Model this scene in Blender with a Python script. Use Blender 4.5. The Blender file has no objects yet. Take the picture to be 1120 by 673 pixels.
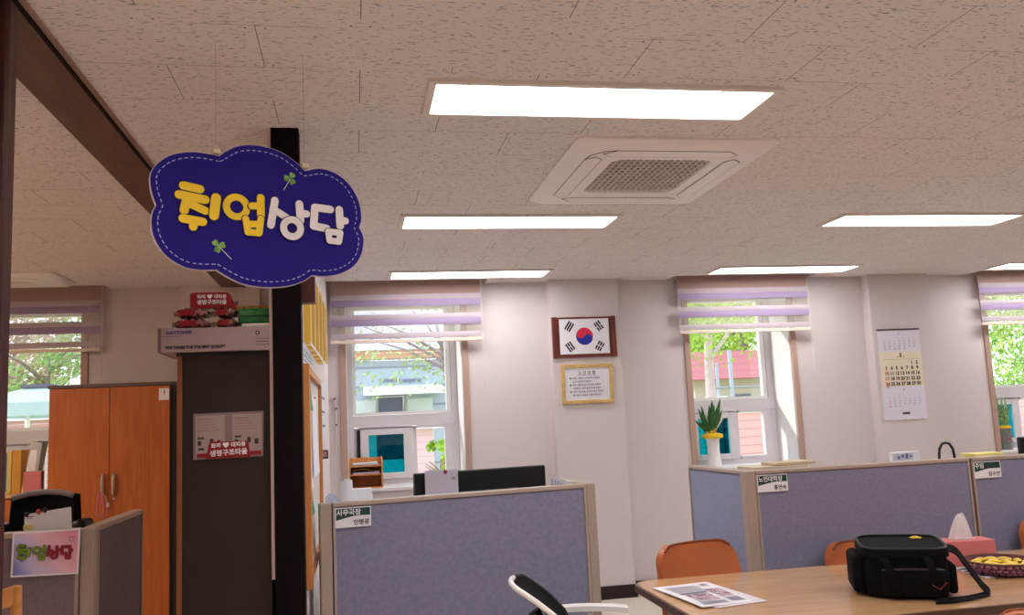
import bpy, bmesh, math, random
from mathutils import Vector, Matrix
random.seed(7)
PI = math.pi
sc = bpy.context.scene
COL = sc.collection
H = 1.535                                   # eye height above the floor
CEIL = 2.68
# ------------------------------------------------------------------ camera
FPX = 948.35
YAW, PITCH, ROLL = 0.18386815, 0.12471487, -0.04585196
cy_, sy_ = math.cos(YAW), math.sin(YAW)
FW = Vector((sy_*math.cos(PITCH), cy_*math.cos(PITCH), math.sin(PITCH)))
_r = Vector((cy_, -sy_, 0)); _u = _r.cross(FW)
RT = math.cos(ROLL)*_r + math.sin(ROLL)*_u
UP = -math.sin(ROLL)*_r + math.cos(ROLL)*_u
cam_d = bpy.data.cameras.new('camera'); cam = bpy.data.objects.new('camera', cam_d); COL.objects.link(cam)
cam_d.sensor_fit = 'HORIZONTAL'; cam_d.sensor_width = 36.0; cam_d.lens = FPX*36/1120
cam_d.clip_start = 0.02; cam_d.clip_end = 500
m = Matrix((RT, UP, -FW)).transposed().to_4x4(); m.translation = Vector((0, 0, H)); cam.matrix_world = m
sc.camera = cam

def ray(px, py): return FW + RT*((px-560)/FPX) - UP*((py-336.5)/FPX)
def atY(px, py, Y): d = ray(px, py); return d*(Y/d.y) + Vector((0, 0, H))
def atX(px, py, X): d = ray(px, py); return d*(X/d.x) + Vector((0, 0, H))
def atZ(px, py, Z): d = ray(px, py); return d*((Z-H)/d.z) + Vector((0, 0, H))
def on_plane(px, py, c, yaw):
    """measured point of an upright plane through c turned by yaw: (along, up)"""
    ux = Vector((math.cos(yaw), math.sin(yaw), 0)); n = Vector((-math.sin(yaw), math.cos(yaw), 0))
    d = ray(px, py); o = Vector((0, 0, H)); t = (c-o).dot(n)/d.dot(n); p = o + d*t
    return ((p-c).dot(ux), p.z-c.z)

# ------------------------------------------------------------------ materials
def lin(c): return tuple(((v/12.92) if v <= 0.04045 else ((v+0.055)/1.055)**2.4) for v in c)
def C(r, g, b): return lin((r/255, g/255, b/255))+(1,)
MATS = {}
def _new(name):
    mt = bpy.data.materials.new(name); mt.use_nodes = True; nt = mt.node_tree
    return mt, nt, nt.nodes, nt.links, nt.nodes['Principled BSDF']
def plain(name, col, rough=0.55, metal=0.0, var=0.06, scale=9.0, bump=0.0, bscale=60.0, spec=0.4, coat=0.0, trans=0.0):
    if name in MATS: return MATS[name]
    mt, nt, N, L, b = _new(name)
    tc = N.new('ShaderNodeTexCoord'); nz = N.new('ShaderNodeTexNoise'); nz.inputs['Scale'].default_value = scale; nz.inputs['Detail'].default_value = 4
    L.new(tc.outputs['Object'], nz.inputs['Vector'])
    mx = N.new('ShaderNodeMix'); mx.data_type = 'RGBA'
    mx.inputs[6].default_value = tuple(max(0, v*(1-var)) for v in col[:3])+(1,); mx.inputs[7].default_value = tuple(min(1, v*(1+var)) for v in col[:3])+(1,)
    L.new(nz.outputs['Fac'], mx.inputs[0]); L.new(mx.outputs[2], b.inputs['Base Color'])
    b.inputs['Roughness'].default_value = rough; b.inputs['Metallic'].default_value = metal
    b.inputs['Specular IOR Level'].default_value = spec; b.inputs['Coat Weight'].default_value = coat
    if bump:
        n2 = N.new('ShaderNodeTexNoise'); n2.inputs['Scale'].default_value = bscale; L.new(tc.outputs['Object'], n2.inputs['Vector'])
        bp = N.new('ShaderNodeBump'); bp.inputs['Strength'].default_value = bump; bp.inputs['Distance'].default_value = 0.004
        L.new(n2.outputs['Fac'], bp.inputs['Height']); L.new(bp.outputs['Normal'], b.inputs['Normal'])
    if trans:
        b.inputs['Transmission Weight'].default_value = 0
        tl = N.new('ShaderNodeBsdfTranslucent'); L.new(mx.outputs[2], tl.inputs['Color'])
        ms = N.new('ShaderNodeMixShader'); ms.inputs[0].default_value = trans
        L.new(b.outputs[0], ms.inputs[1]); L.new(tl.outputs[0], ms.inputs[2]); L.new(ms.outputs[0], N['Material Output'].inputs['Surface'])
    MATS[name] = mt; return mt
def wood(name, c1, c2, grain=(14, 14, 1.2), rough=0.4, spec=0.4, coat=0.0):
    if name in MATS: return MATS[name]
    mt, nt, N, L, b = _new(name); b.inputs['Coat Weight'].default_value = coat; b.inputs['Coat Roughness'].default_value = 0.08
    tc = N.new('ShaderNodeTexCoord'); mp = N.new('ShaderNodeMapping'); mp.inputs['Scale'].default_value = grain
    L.new(tc.outputs['Object'], mp.inputs['Vector'])
    nz = N.new('ShaderNodeTexNoise'); nz.inputs['Scale'].default_value = 2.2; nz.inputs['Detail'].default_value = 8; nz.inputs['Distortion'].default_value = 0.7
    L.new(mp.outputs[0], nz.inputs['Vector'])
    cr = N.new('ShaderNodeValToRGB'); cr.color_ramp.elements[0].position = 0.35; cr.color_ramp.elements[1].position = 0.68
    cr.color_ramp.elements[0].color = c1; cr.color_ramp.elements[1].color = c2
    L.new(nz.outputs['Fac'], cr.inputs[0]); L.new(cr.outputs[0], b.inputs['Base Color'])
    b.inputs['Roughness'].default_value = rough; b.inputs['Specular IOR Level'].default_value = spec
    MATS[name] = mt; return mt
def fabric(name, c1, c2, scale=420, rough=0.9):
    if name in MATS: return MATS[name]
    mt, nt, N, L, b = _new(name)
    tc = N.new('ShaderNodeTexCoord')
    nz = N.new('ShaderNodeTexNoise'); nz.inputs['Scale'].default_value = scale; nz.inputs['Detail'].default_value = 2
    n2 = N.new('ShaderNodeTexNoise'); n2.inputs['Scale'].default_value = 60; n2.inputs['Detail'].default_value = 5
    for n in (nz, n2): L.new(tc.outputs['Object'], n.inputs['Vector'])
    ad = N.new('ShaderNodeMath'); ad.operation = 'ADD'; L.new(nz.outputs['Fac'], ad.inputs[0]); L.new(n2.outputs['Fac'], ad.inputs[1])
    mr = N.new('ShaderNodeMapRange'); mr.inputs[1].default_value = 0.6; mr.inputs[2].default_value = 1.4; L.new(ad.outputs[0], mr.inputs[0])
    mx = N.new('ShaderNodeMix'); mx.data_type = 'RGBA'; mx.inputs[6].default_value = c1; mx.inputs[7].default_value = c2
    L.new(mr.outputs[0], mx.inputs[0]); L.new(mx.outputs[2], b.inputs['Base Color'])
    b.inputs['Roughness'].default_value = rough; b.inputs['Specular IOR Level'].default_value = 0.15
    bp = N.new('ShaderNodeBump'); bp.inputs['Strength'].default_value = 0.25; bp.inputs['Distance'].default_value = 0.001
    L.new(nz.outputs['Fac'], bp.inputs['Height']); L.new(bp.outputs['Normal'], b.inputs['Normal'])
    MATS[name] = mt; return mt
def glow(name, col, s):
    if name in MATS: return MATS[name]
    mt, nt, N, L, b = _new(name); N.remove(b)
    e = N.new('ShaderNodeEmission'); e.inputs[0].default_value = col; e.inputs[1].default_value = s
    L.new(e.outputs[0], N['Material Output'].inputs['Surface']); MATS[name] = mt; return mt
def glass(name, tint=(1, 1, 1, 1), gloss=0.05):
    if name in MATS: return MATS[name]
    mt, nt, N, L, b = _new(name); N.remove(b)
    t = N.new('ShaderNodeBsdfTransparent'); t.inputs[0].default_value = tint
    g = N.new('ShaderNodeBsdfGlossy'); g.inputs['Roughness'].default_value = 0.02
    ms = N.new('ShaderNodeMixShader'); ms.inputs[0].default_value = gloss
    L.new(t.outputs[0], ms.inputs[1]); L.new(g.outputs[0], ms.inputs[2]); L.new(ms.outputs[0], N['Material Output'].inputs['Surface'])
    MATS[name] = mt; return mt
def sheer(name, col, clear):
    if name in MATS: return MATS[name]
    mt, nt, N, L, b = _new(name); N.remove(b)
    t = N.new('ShaderNodeBsdfTransparent'); d = N.new('ShaderNodeBsdfDiffuse'); d.inputs[0].default_value = col
    tl = N.new('ShaderNodeBsdfTranslucent'); tl.inputs[0].default_value = col
    m1 = N.new('ShaderNodeMixShader'); m1.inputs[0].default_value = 0.5; L.new(d.outputs[0], m1.inputs[1]); L.new(tl.outputs[0], m1.inputs[2])
    ms = N.new('ShaderNodeMixShader'); ms.inputs[0].default_value = clear
    L.new(m1.outputs[0], ms.inputs[1]); L.new(t.outputs[0], ms.inputs[2]); L.new(ms.outputs[0], N['Material Output'].inputs['Surface'])
    MATS[name] = mt; return mt
def blotch(name, cols, scale, rough=0.7, detail=3):
    if name in MATS: return MATS[name]
    mt, nt, N, L, b = _new(name)
    tc = N.new('ShaderNodeTexCoord'); nz = N.new('ShaderNodeTexNoise'); nz.inputs['Scale'].default_value = scale; nz.inputs['Detail'].default_value = detail
    L.new(tc.outputs['Object'], nz.inputs['Vector'])
    cr = N.new('ShaderNodeValToRGB'); e = cr.color_ramp.elements
    while len(e) < len(cols): e.new(0.5)
    for i, c in enumerate(cols): e[i].position = 0.3+0.4*i/(len(cols)-1); e[i].color = c
    L.new(nz.outputs['Fac'], cr.inputs[0]); L.new(cr.outputs[0], b.inputs['Base Color']); b.inputs['Roughness'].default_value = rough
    MATS[name] = mt; return mt

def ceiling_mat():
    mt, nt, N, L, b = _new('fissured_ceiling_tile')
    def MA(op, a, bb=None, c=None):
        n = N.new('ShaderNodeMath'); n.operation = op
        for i, v in enumerate((a, bb, c)):
            if v is None: continue
            if isinstance(v, (int, float)): n.inputs[i].default_value = v
            else: L.new(v, n.inputs[i])
        return n.outputs[0]
    g = N.new('ShaderNodeNewGeometry'); sp = N.new('ShaderNodeSeparateXYZ'); L.new(g.outputs['Position'], sp.inputs[0])
    x, y = sp.outputs[0], sp.outputs[1]
    yr = MA('DIVIDE', MA('ADD', y, -2.45+12.0), 0.3)
    row = MA('FLOOR', yr); v = MA('MULTIPLY', MA('FRACT', yr), 0.3)
    par = MA('MODULO', row, 2.0)
    xs = MA('ADD', MA('ADD', x, -0.343+24.0), MA('MULTIPLY', par, 0.3))
    fx = MA('FRACT', MA('DIVIDE', xs, 0.6))
    u = MA('MULTIPLY', MA('MINIMUM', fx, MA('SUBTRACT', 1.0, fx)), 0.6)      # distance to the nearest short joint
    ve = MA('MINIMUM', v, MA('SUBTRACT', 0.3, v))                            # distance to the nearest long joint
    nz0 = N.new('ShaderNodeTexNoise'); nz0.inputs['Scale'].default_value = 2.3; L.new(g.outputs['Position'], nz0.inputs['Vector'])
    show = MA('GREATER_THAN', nz0.outputs['Fac'], 0.5)
    s1 = MA('MULTIPLY', MA('LESS_THAN', u, 0.0015), MA('GREATER_THAN', nz0.outputs['Fac'], 0.44))
    s2 = MA('MULTIPLY', MA('LESS_THAN', ve, 0.0011), show)
    du = MA('ABSOLUTE', MA('SUBTRACT', u, 0.028)); dv = MA('ABSOLUTE', MA('SUBTRACT', ve, 0.018))
    dot = MA('LESS_THAN', MA('ADD', MA('MULTIPLY', du, du), MA('MULTIPLY', dv, dv)), 0.0045**2)
    # fissures: short dashes that run along x
    mp = N.new('ShaderNodeMapping'); mp.inputs['Scale'].default_value = (40, 145, 1); L.new(g.outputs['Position'], mp.inputs['Vector'])
    nz = N.new('ShaderNodeTexNoise'); nz.inputs['Scale'].default_value = 1.0; nz.inputs['Detail'].default_value = 1.0; L.new(mp.outputs[0], nz.inputs['Vector'])
    fis = MA('GREATER_THAN', nz.outputs['Fac'], 0.65)
    mp2 = N.new('ShaderNodeMapping'); mp2.inputs['Scale'].default_value = (70, 150, 1); L.new(g.outputs['Position'], mp2.inputs['Vector'])
    nz2 = N.new('ShaderNodeTexNoise'); nz2.inputs['Scale'].default_value = 1.0; L.new(mp2.outputs[0], nz2.inputs['Vector'])
    pin = MA('GREATER_THAN', nz2.outputs['Fac'], 0.70)
    dark = MA('MAXIMUM', MA('MAXIMUM', s1, s2), dot)
    k = MA('MAXIMUM', MA('MULTIPLY', dark, 0.75), MA('MULTIPLY', MA('MAXIMUM', fis, pin), 0.5))
    big = N.new('ShaderNodeTexNoise'); big.inputs['Scale'].default_value = 0.8; L.new(g.outputs['Position'], big.inputs['Vector'])
    cmix = N.new('ShaderNodeMix'); cmix.data_type = 'RGBA'; cmix.inputs[6].default_value = C(222, 214, 212); cmix.inputs[7].default_value = C(228, 219, 218); L.new(big.outputs['Fac'], cmix.inputs[0])
    mx = N.new('ShaderNodeMix'); mx.data_type = 'RGBA'; mx.inputs[7].default_value = C(60, 45, 42)
    L.new(cmix.outputs[2], mx.inputs[6]); L.new(k, mx.inputs[0]); L.new(mx.outputs[2], b.inputs['Base Color'])
    b.inputs['Roughness'].default_value = 0.9; b.inputs['Specular IOR Level'].default_value = 0.1
    return mt
def siding_mat(name, c1, c2, pitch):
    mt, nt, N, L, b = _new(name)
    g = N.new('ShaderNodeTexCoord'); sp = N.new('ShaderNodeSeparateXYZ'); L.new(g.outputs['Object'], sp.inputs[0])
    d = N.new('ShaderNodeMath'); d.operation = 'DIVIDE'; d.inputs[1].default_value = pitch; L.new(sp.outputs[2], d.inputs[0])
    f = N.new('ShaderNodeMath'); f.operation = 'FRACT'; L.new(d.outputs[0], f.inputs[0])
    gt = N.new('ShaderNodeMath'); gt.operation = 'LESS_THAN'; gt.inputs[1].default_value = 0.12; L.new(f.outputs[0], gt.inputs[0])
    mx = N.new('ShaderNodeMix'); mx.data_type = 'RGBA'; mx.inputs[6].default_value = c1; mx.inputs[7].default_value = c2
    L.new(gt.outputs[0], mx.inputs[0]); L.new(mx.outputs[2], b.inputs['Base Color']); b.inputs['Roughness'].default_value = 0.6
    MATS[name] = mt; return mt

# ------------------------------------------------------------------ mesh builder
def frame(o, ux=(1, 0, 0), uy=(0, 0, 1)):
    ux, uy = Vector(ux).normalized(), Vector(uy).normalized(); return (Vector(o), ux, uy, ux.cross(uy))
class MB:
    def __init__(s): s.bm = bmesh.new()
    def _take(s, t, M=None):
        if M is not None: bmesh.ops.transform(t, matrix=M, verts=t.verts[:])
        me = bpy.data.meshes.new('tmp'); t.to_mesh(me); t.free(); s.bm.from_mesh(me); bpy.data.meshes.remove(me); return s
    def box(s, x0, x1, y0, y1, z0, z1, r=0, seg=2, M=None):
        t = bmesh.new(); bmesh.ops.create_cube(t, size=1)
        for v in t.verts: v.co = Vector(((x0+x1)/2+v.co.x*(x1-x0), (y0+y1)/2+v.co.y*(y1-y0), (z0+z1)/2+v.co.z*(z1-z0)))
        if r: bmesh.ops.bevel(t, geom=t.edges[:], offset=r, segments=seg, profile=0.5, affect='EDGES')
        return s._take(t, M)
    def prism(s, pts, ext):
        """closed 3-d outline swept by the vector ext"""
        t = bmesh.new(); vs = [t.verts.new(p) for p in pts]; f = t.faces.new(vs)
        ext = Vector(ext)
        if ext.length > 0:
            r = bmesh.ops.extrude_face_region(t, geom=[f]); nv = [e for e in r['geom'] if isinstance(e, bmesh.types.BMVert)]
            bmesh.ops.translate(t, verts=nv, vec=ext)
        bmesh.ops.recalc_face_normals(t, faces=t.faces[:])
        bmesh.ops.triangulate(t, faces=[f for f in t.faces if len(f.verts) > 4])
        return s._take(t)
    def flat(s, pts2, fr, d0=0.0, th=0.001):
        o, ux, uy, n = fr
        return s.prism([o+ux*p[0]+uy*p[1]+n*d0 for p in pts2], n*th)
    def rect(s, x0, x1, y0, y1, fr, d0=0.0, th=0.001): return s.flat([(x0, y0), (x1, y0), (x1, y1), (x0, y1)], fr, d0, th)
    def disc(s, c, r, fr, d0=0.0, th=0.001, n=24, r2=None):
        r2 = r2 or r
        return s.flat([(c[0]+r*math.cos(2*PI*i/n), c[1]+r2*math.sin(2*PI*i/n)) for i in range(n)], fr, d0, th)
    def ring(s, c, ro, ri, fr, d0=0.0, th=0.001, n=32):
        o, ux, uy, nn = fr; t = bmesh.new(); A = []
        for i in range(n):
            a = 2*PI*i/n; e = ux*math.cos(a)+uy*math.sin(a); q = o+ux*c[0]+uy*c[1]+nn*d0
            A.append([t.verts.new(q+e*ro+nn*th), t.verts.new(q+e*ri+nn*th), t.verts.new(q+e*ri), t.verts.new(q+e*ro)])
        for i in range(n):
            a, b = A[i], A[(i+1) % n]
            for k in range(4): t.faces.new((a[k], b[k], b[(k+1) % 4], a[(k+1) % 4]))
        bmesh.ops.recalc_face_normals(t, faces=t.faces[:]); return s._take(t)
    def stroke(s, pts, w, fr, d0=0.0, th=0.001, n=16, closed=False):
        q = list(pts)+([pts[0]] if closed else [])
        for k, p in enumerate(q): s.disc(p, w/2, fr, d0+0.00007*k, th, n)
        d0 += 0.00007*len(q)
        for a, b in zip(q, q[1:]):
            d0 += 0.00007
            dx, dy = b[0]-a[0], b[1]-a[1]; l = math.hypot(dx, dy)
            if l < 1e-6: continue
            nx, ny = -dy/l*w/2, dx/l*w/2
            s.flat([(a[0]+nx, a[1]+ny), (a[0]-nx, a[1]-ny), (b[0]-nx, b[1]-ny), (b[0]+nx, b[1]+ny)], fr, d0, th)
        return s
    def tube(s, pts, r, n=10, closed=False):
        pts = [Vector(p) for p in pts]; rs = r if isinstance(r, (list, tuple)) else [r]*len(pts)
        t = bmesh.new(); rings = []; up = Vector((0.12, 0.31, 0.94)).normalized(); N = len(pts)
        prev = None
        for i, p in enumerate(pts):
            a = pts[i-1] if (i or closed) else p; b = pts[(i+1) % N] if (i < N-1 or closed) else p
            d = (b-a).normalized()
            if prev is None: e1 = d.cross(up).normalized()
            else: e1 = (prev-d*prev.dot(d)).normalized()
            prev = e1; e2 = d.cross(e1)
            rings.append([t.verts.new(p+(e1*math.cos(2*PI*k/n)+e2*math.sin(2*PI*k/n))*rs[i]) for k in range(n)])
        for i in range(N if closed else N-1):
            A, B = rings[i], rings[(i+1) % N]
            for k in range(n): t.faces.new((A[k], A[(k+1) % n], B[(k+1) % n], B[k]))
        if not closed: t.faces.new(rings[0]); t.faces.new(rings[-1])
        bmesh.ops.recalc_face_normals(t, faces=t.faces[:]); return s._take(t)
    def lathe(s, prof, c=(0, 0, 0), n=28, sq=1.0):
        t = bmesh.new(); rings = []
        for r, z in prof: rings.append([t.verts.new((c[0]+r*math.cos(2*PI*k/n), c[1]+r*sq*math.sin(2*PI*k/n), c[2]+z)) for k in range(n)])
        for A, B in zip(rings, rings[1:]):
            for k in range(n): t.faces.new((A[k], A[(k+1) % n], B[(k+1) % n], B[k]))
        t.faces.new(rings[0]); t.faces.new(rings[-1])
        bmesh.ops.recalc_face_normals(t, faces=t.faces[:]); return s._take(t)
    def ball(s, c, rx, ry=None, rz=None, n=2, noise=0.0, M=None):
        t = bmesh.new(); bmesh.ops.create_icosphere(t, subdivisions=n, radius=1)
        for v in t.verts:
            k = 1+random.uniform(-noise, noise); v.co = Vector((c[0]+v.co.x*rx*k, c[1]+v.co.y*(ry or rx)*k, c[2]+v.co.z*(rz or rx)*k))
        return s._take(t, M)
    def surf(s, fn, nu, nv, th=0.0):
        """sheet fn(u,v), thickened by th along its normals"""
        t = bmesh.new(); g = [[t.verts.new(fn(i/nu, j/nv)) for j in range(nv+1)] for i in range(nu+1)]
        for i in range(nu):
            for j in range(nv): t.faces.new((g[i][j], g[i+1][j], g[i+1][j+1], g[i][j+1]))
        if th:
            bmesh.ops.recalc_face_normals(t, faces=t.faces[:]); bmesh.ops.solidify(t, geom=t.faces[:], thickness=th)
        return s._take(t)
    def text(s, body, size, fr, at=(0, 0), d0=0.0012, bold=0.0, align='LEFT', sx=1.0):
        cu = bpy.data.curves.new('tmp', 'FONT'); cu.body = body; cu.size = size; cu.align_x = align; cu.offset = bold; cu.resolution_u = 3
        o = bpy.data.objects.new('tmp', cu); COL.objects.link(o); bpy.context.view_layer.update()
        me = bpy.data.meshes.new_from_object(o.evaluated_get(bpy.context.evaluated_depsgraph_get()))
        bpy.data.objects.remove(o); bpy.data.curves.remove(cu)
        O, ux, uy, n = fr; t = bmesh.new(); t.from_mesh(me); bpy.data.meshes.remove(me)
        for v in t.verts: v.co = O+ux*(at[0]+v.co.x*sx)+uy*(at[1]+v.co.y)+n*(d0+v.co.z)
        return s._take(t)
    def move(s, M): bmesh.ops.transform(s.bm, matrix=M, verts=s.bm.verts[:]); return s
    def build(s, name, mat, parent=None, smooth=False, loc=None):
        me = bpy.data.meshes.new(name); s.bm.to_mesh(me); s.bm.free(); me.materials.append(mat)
        if smooth:
            me.polygons.foreach_set('use_smooth', [True]*len(me.polygons))
            try: me.set_sharp_from_angle(angle=math.radians(38))
            except Exception: pass
        o = bpy.data.objects.new(name, me); COL.objects.link(o)
        if parent is not None: o.parent = parent
        if loc is not None: o.location = loc
        return o
def tag(o, label, cat, group=None):
    o['label'] = label; o['category'] = cat
    if group: o['group'] = group
    return o
def thing(name, label, cat, loc=(0, 0, 0), rz=0.0, group=None):
    o = bpy.data.objects.new(name, None); COL.objects.link(o); o.empty_display_size = 0.05
    o.location = loc; o.rotation_euler = (0, 0, rz); return tag(o, label, cat, group)
def struct(o): o['kind'] = 'structure'; return o
def dup(root, loc, rz=None, label=None):
    r = root.copy(); COL.objects.link(r); r.location = loc
    if rz is not None: r.rotation_euler = (0, 0, rz)
    if label: r['label'] = label
    for ch in list(root.children):
        c = ch.copy(); COL.objects.link(c); c.parent = r
        for g in list(ch.children):
            d = g.copy(); COL.objects.link(d); d.parent = c
    return r
RZ = lambda a: Matrix.Rotation(a, 4, 'Z')
def TR(x, y, z): return Matrix.Translation((x, y, z))

# ------------------------------------------------------------------ material library
m_wall = plain('cream_wallpaper', C(212, 201, 200), 0.85, var=0.025, scale=30, bump=0.15, bscale=220, spec=0.15)
m_ceil = ceiling_mat()
m_floor = blotch('speckled_floor', [C(190, 180, 168), C(216, 206, 194), C(206, 196, 184)], 40, 0.45)
m_base = plain('black_brown_baseboard', C(34, 20, 20), 0.5)
m_dkwood = wood('dark_brown_wood', C(11, 5, 6), C(20, 9, 10), (9, 9, 1.0), 0.6, 0.1)
m_rdwood = wood('reddish_dark_wood', C(66, 30, 28), C(84, 42, 38), (9, 9, 1.0), 0.45)
m_beam = wood('walnut_strip', C(86, 56, 50), C(104, 70, 62), (12, 1.0, 12), 0.5)
m_pvc = plain('white_window_frame', C(214, 208, 212), 0.35, var=0.02)
m_trim = plain('tan_window_trim', C(178, 148, 134), 0.5, var=0.04)
m_rev = plain('white_reveal', C(216, 212, 212), 0.7, var=0.02)
m_glass = glass('clear_glass', (0.97, 0.99, 1, 1), 0.04)
m_cyan = glass('cyan_tinted_glass', (0.04, 0.60, 0.66, 1), 0.06)
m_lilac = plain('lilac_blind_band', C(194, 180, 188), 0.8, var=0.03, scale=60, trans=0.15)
m_lilac_shade = plain('shaded_lilac_band', C(164, 144, 178), 0.8, var=0.03, scale=60, trans=0.15)
m_sheer = sheer('sheer_blind_mesh', C(238, 230, 224), 0.78)
m_sheer_top = plain('shaded_blind_fabric', C(168, 140, 132), 0.85, var=0.04)  # brown tone puts the shade of the ceiling pocket into the colour
m_rail = plain('cream_rail', C(226, 208, 192), 0.5)
m_white = plain('white_plastic', C(236, 234, 234), 0.4, var=0.02)
m_paper = plain('white_paper', C(232, 230, 236), 0.8, var=0.02)
m_offw = plain('off_white', C(224, 214, 206), 0.6, var=0.03)
m_black = plain('black_plastic', C(14, 13, 16), 0.45)
m_blkfab = fabric('black_nylon', C(6, 5, 6), C(14, 11, 14), 300)
m_ink = plain('black_ink', C(24, 22, 28), 0.7)
m_gray_ink = plain('grey_ink', C(110, 108, 128), 0.7)
m_red_ink = plain('red_ink', C(176, 60, 66), 0.7)
m_light = glow('lit_diffuser', (1.0, 0.985, 0.985, 1), 15.5)
m_light_fill = glow('warm_fill_diffuser', (1.0, 0.80, 0.60, 1), 36.0)
m_pfab = fabric('grey_violet_fabric', C(120, 119, 144), C(142, 140, 164))
m_pfab_lit = fabric('window_lit_fabric', C(134, 140, 168), C(156, 162, 188))  # paler, bluer copy of the grey-violet fabric, window light put into its colour
m_pfab3 = fabric('dim_grey_fabric', C(116, 104, 110), C(134, 122, 128))
m_palu = plain('taupe_frame', C(170, 152, 142), 0.45, var=0.03)
m_cab = wood('orange_cherry_wood', C(164, 84, 34), C(184, 102, 46), (16, 16, 1.0), 0.35)
m_cabtop = plain('grey_brown_edge', C(96, 76, 76), 0.5)
m_table = wood('beech_tabletop', C(206, 160, 112), C(220, 176, 130), (1.0, 12, 12), 0.2, 0.6, 0.7)
m_tedge = wood('dark_table_edge', C(84, 58, 44), C(104, 74, 58), (1.0, 12, 12), 0.4)
m_leather = plain('tan_leather', C(188, 104, 58), 0.36, var=0.08, scale=5, bump=0.12, bscale=160)
m_steel = plain('brushed_steel', C(190, 186, 184), 0.3, metal=0.9)
m_org = wood('orange_box_wood', C(196, 122, 62), C(212, 140, 78), (14, 14, 2), 0.45)
m_gold = wood('pale_gold_frame', C(196, 160, 96), C(214, 180, 116), (10, 10, 10), 0.4)
m_maroon = wood('mahogany_frame', C(92, 36, 28), C(112, 48, 36), (10, 10, 2), 0.4)
m_green = plain('dark_green_print', C(24, 62, 54), 0.6)
m_yel = plain('bright_yellow', C(240, 196, 40), 0.5)
m_navy = plain('navy_sign_face', C(38, 24, 132), 0.6, var=0.05, scale=3, spec=0.15)
m_signw = plain('white_sign_letter', C(246, 240, 244), 0.5, var=0.01)
m_signy = plain('yellow_sign_letter', C(252, 214, 38), 0.5, var=0.01)
m_outl = plain('dark_letter_outline', C(44, 26, 60), 0.6)
m_dash = plain('pale_blue_stitch', C(176, 190, 240), 0.6)

# ================================================================== SETTING
XL, XR, YF, YB, YO = -5.0, 9.0, -3.2, 7.28, 7.78      # room limits; YO is the outer face of the window wall
WINX = [-3.0, 0.0, 3.0, 6.0]                          # window pitch 3 m, opening -0.06..0.905
WZ0, WZ1 = 1.0, 2.57
BX0, BX1 = -0.235, 1.125                              # blind pocket in the ceiling
mb = MB(); mb.box(XL, XR, YF, YB, -0.1, 0); struct(mb.build('floor', m_floor))
mb = MB(); mb.box(XL, XR, YF, 7.06, CEIL, CEIL+0.12)
xs = XL
for w in WINX+[None]:
    x1 = XR if w is None else w+BX0
    mb.box(xs, x1, 7.06, YB, CEIL, CEIL+0.12)
    if w is not None:
        mb.box(x1, w+BX1, 7.06, YB, CEIL+0.09, CEIL+0.12); xs = w+BX1
struct(mb.build('ceiling', m_ceil))
mb = MB(); xs = XL
for w in WINX+[None]:
    x1 = XR if w is None else w-0.06
    mb.box(xs, x1, YB, YO, 0, CEIL+0.12)
    if w is not None:
        mb.box(x1, w+0.905, YB, YO, 0, WZ0-0.02); mb.box(x1, w+0.905, YB, YO, WZ1, CEIL+0.12); xs = w+0.905
for k in range(-2, 3):                                 # shallow pilasters between the windows
    x = 1.66+3*k
    if XL < x < XR-0.7: mb.box(x, x+0.61, 7.16, YB, 0, CEIL)
struct(mb.build('wall_back', m_wall))
mb = MB(); mb.box(XL-0.1, XL, YF, YB, 0, CEIL); struct(mb.build('wall_left', m_wall))
mb = MB(); mb.box(XR, XR+0.1, YF, YB, 0, CEIL); struct(mb.build('wall_right', m_wall))
mb = MB(); mb.box(XL, XR, YF-0.1, YF, 0, CEIL); struct(mb.build('wall_front', m_wall))
m_inner = plain('pale_inner_wall', C(214, 206, 208), 0.8, var=0.03)
mb = MB(); mb.box(-0.29, -0.205, 3.42, YB, 0, CEIL); struct(mb.build('wall_middle', m_inner))
mb = MB(); mb.box(-2.6, -0.925, 2.31, 2.35, 0, CEIL); struct(mb.build('wall_side', m_inner))
mb = MB(); xs = XL
for k in range(-2, 3):
    x = 1.66+3*k
    if not (XL < x < XR-0.7): continue
    mb.box(xs, x-0.012, 7.262, 7.28, 0, 0.105); mb.box(x-0.012, x+0.622, 7.146, 7.16, 0, 0.105)
    for q in (x-0.012, x+0.61): mb.box(q, q+0.012, 7.16, 7.28, 0, 0.105)
    xs = x+0.622
mb.box(xs, XR, 7.262, 7.28, 0, 0.105); struct(mb.build('baseboard_back', m_base))
# flush walnut strip over the opening, its near post and the dark column
mb = MB(); mb.box(-1.02, -0.848, 2.3, 7.14, CEIL-0.02, CEIL); t1 = struct(mb.build('trim_1', m_beam))
mb = MB(); mb.box(-0.848, -0.838, 2.3, 7.14, CEIL-0.022, CEIL-0.002); mb.build('shadow_line', m_dkwood, t1)  # dark strip stands in for the shadow line along the walnut edge
mb = MB(); mb.box(-0.838, -0.826, 2.3, 7.14, CEIL-0.012, CEIL); mb.build('edge_bead', plain('tan_bead', C(168, 136, 122), 0.6), t1)
mb = MB(); mb.box(-0.925, -0.868, 2.26, 2.3, 0, CEIL-0.0, 0.003); t2 = struct(mb.build('trim_2', m_dkwood))
mb = MB(); mb.box(-0.873, -0.844, 2.3, 2.35, 0, CEIL-0.022, 0.003); mb.build('inner_stop', m_rdwood, t2)
mb = MB(); mb.box(-0.293, -0.189, 3.33, 3.42, 0, CEIL, 0.002); t3 = struct(mb.build('trim_3', m_dkwood))
mb = MB(); mb.box(-0.306, -0.2945, 3.335, 3.35, 0.99, CEIL); mb.build('pale_edge_strip', plain('pale_strip', C(190, 164, 158), 0.6), t3)
mb = MB(); mb.box(-0.189, -0.137, 3.35, 3.42, 2.0, 2.36, 0.002); mb.build('end_block', m_rdwood, t3)

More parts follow.
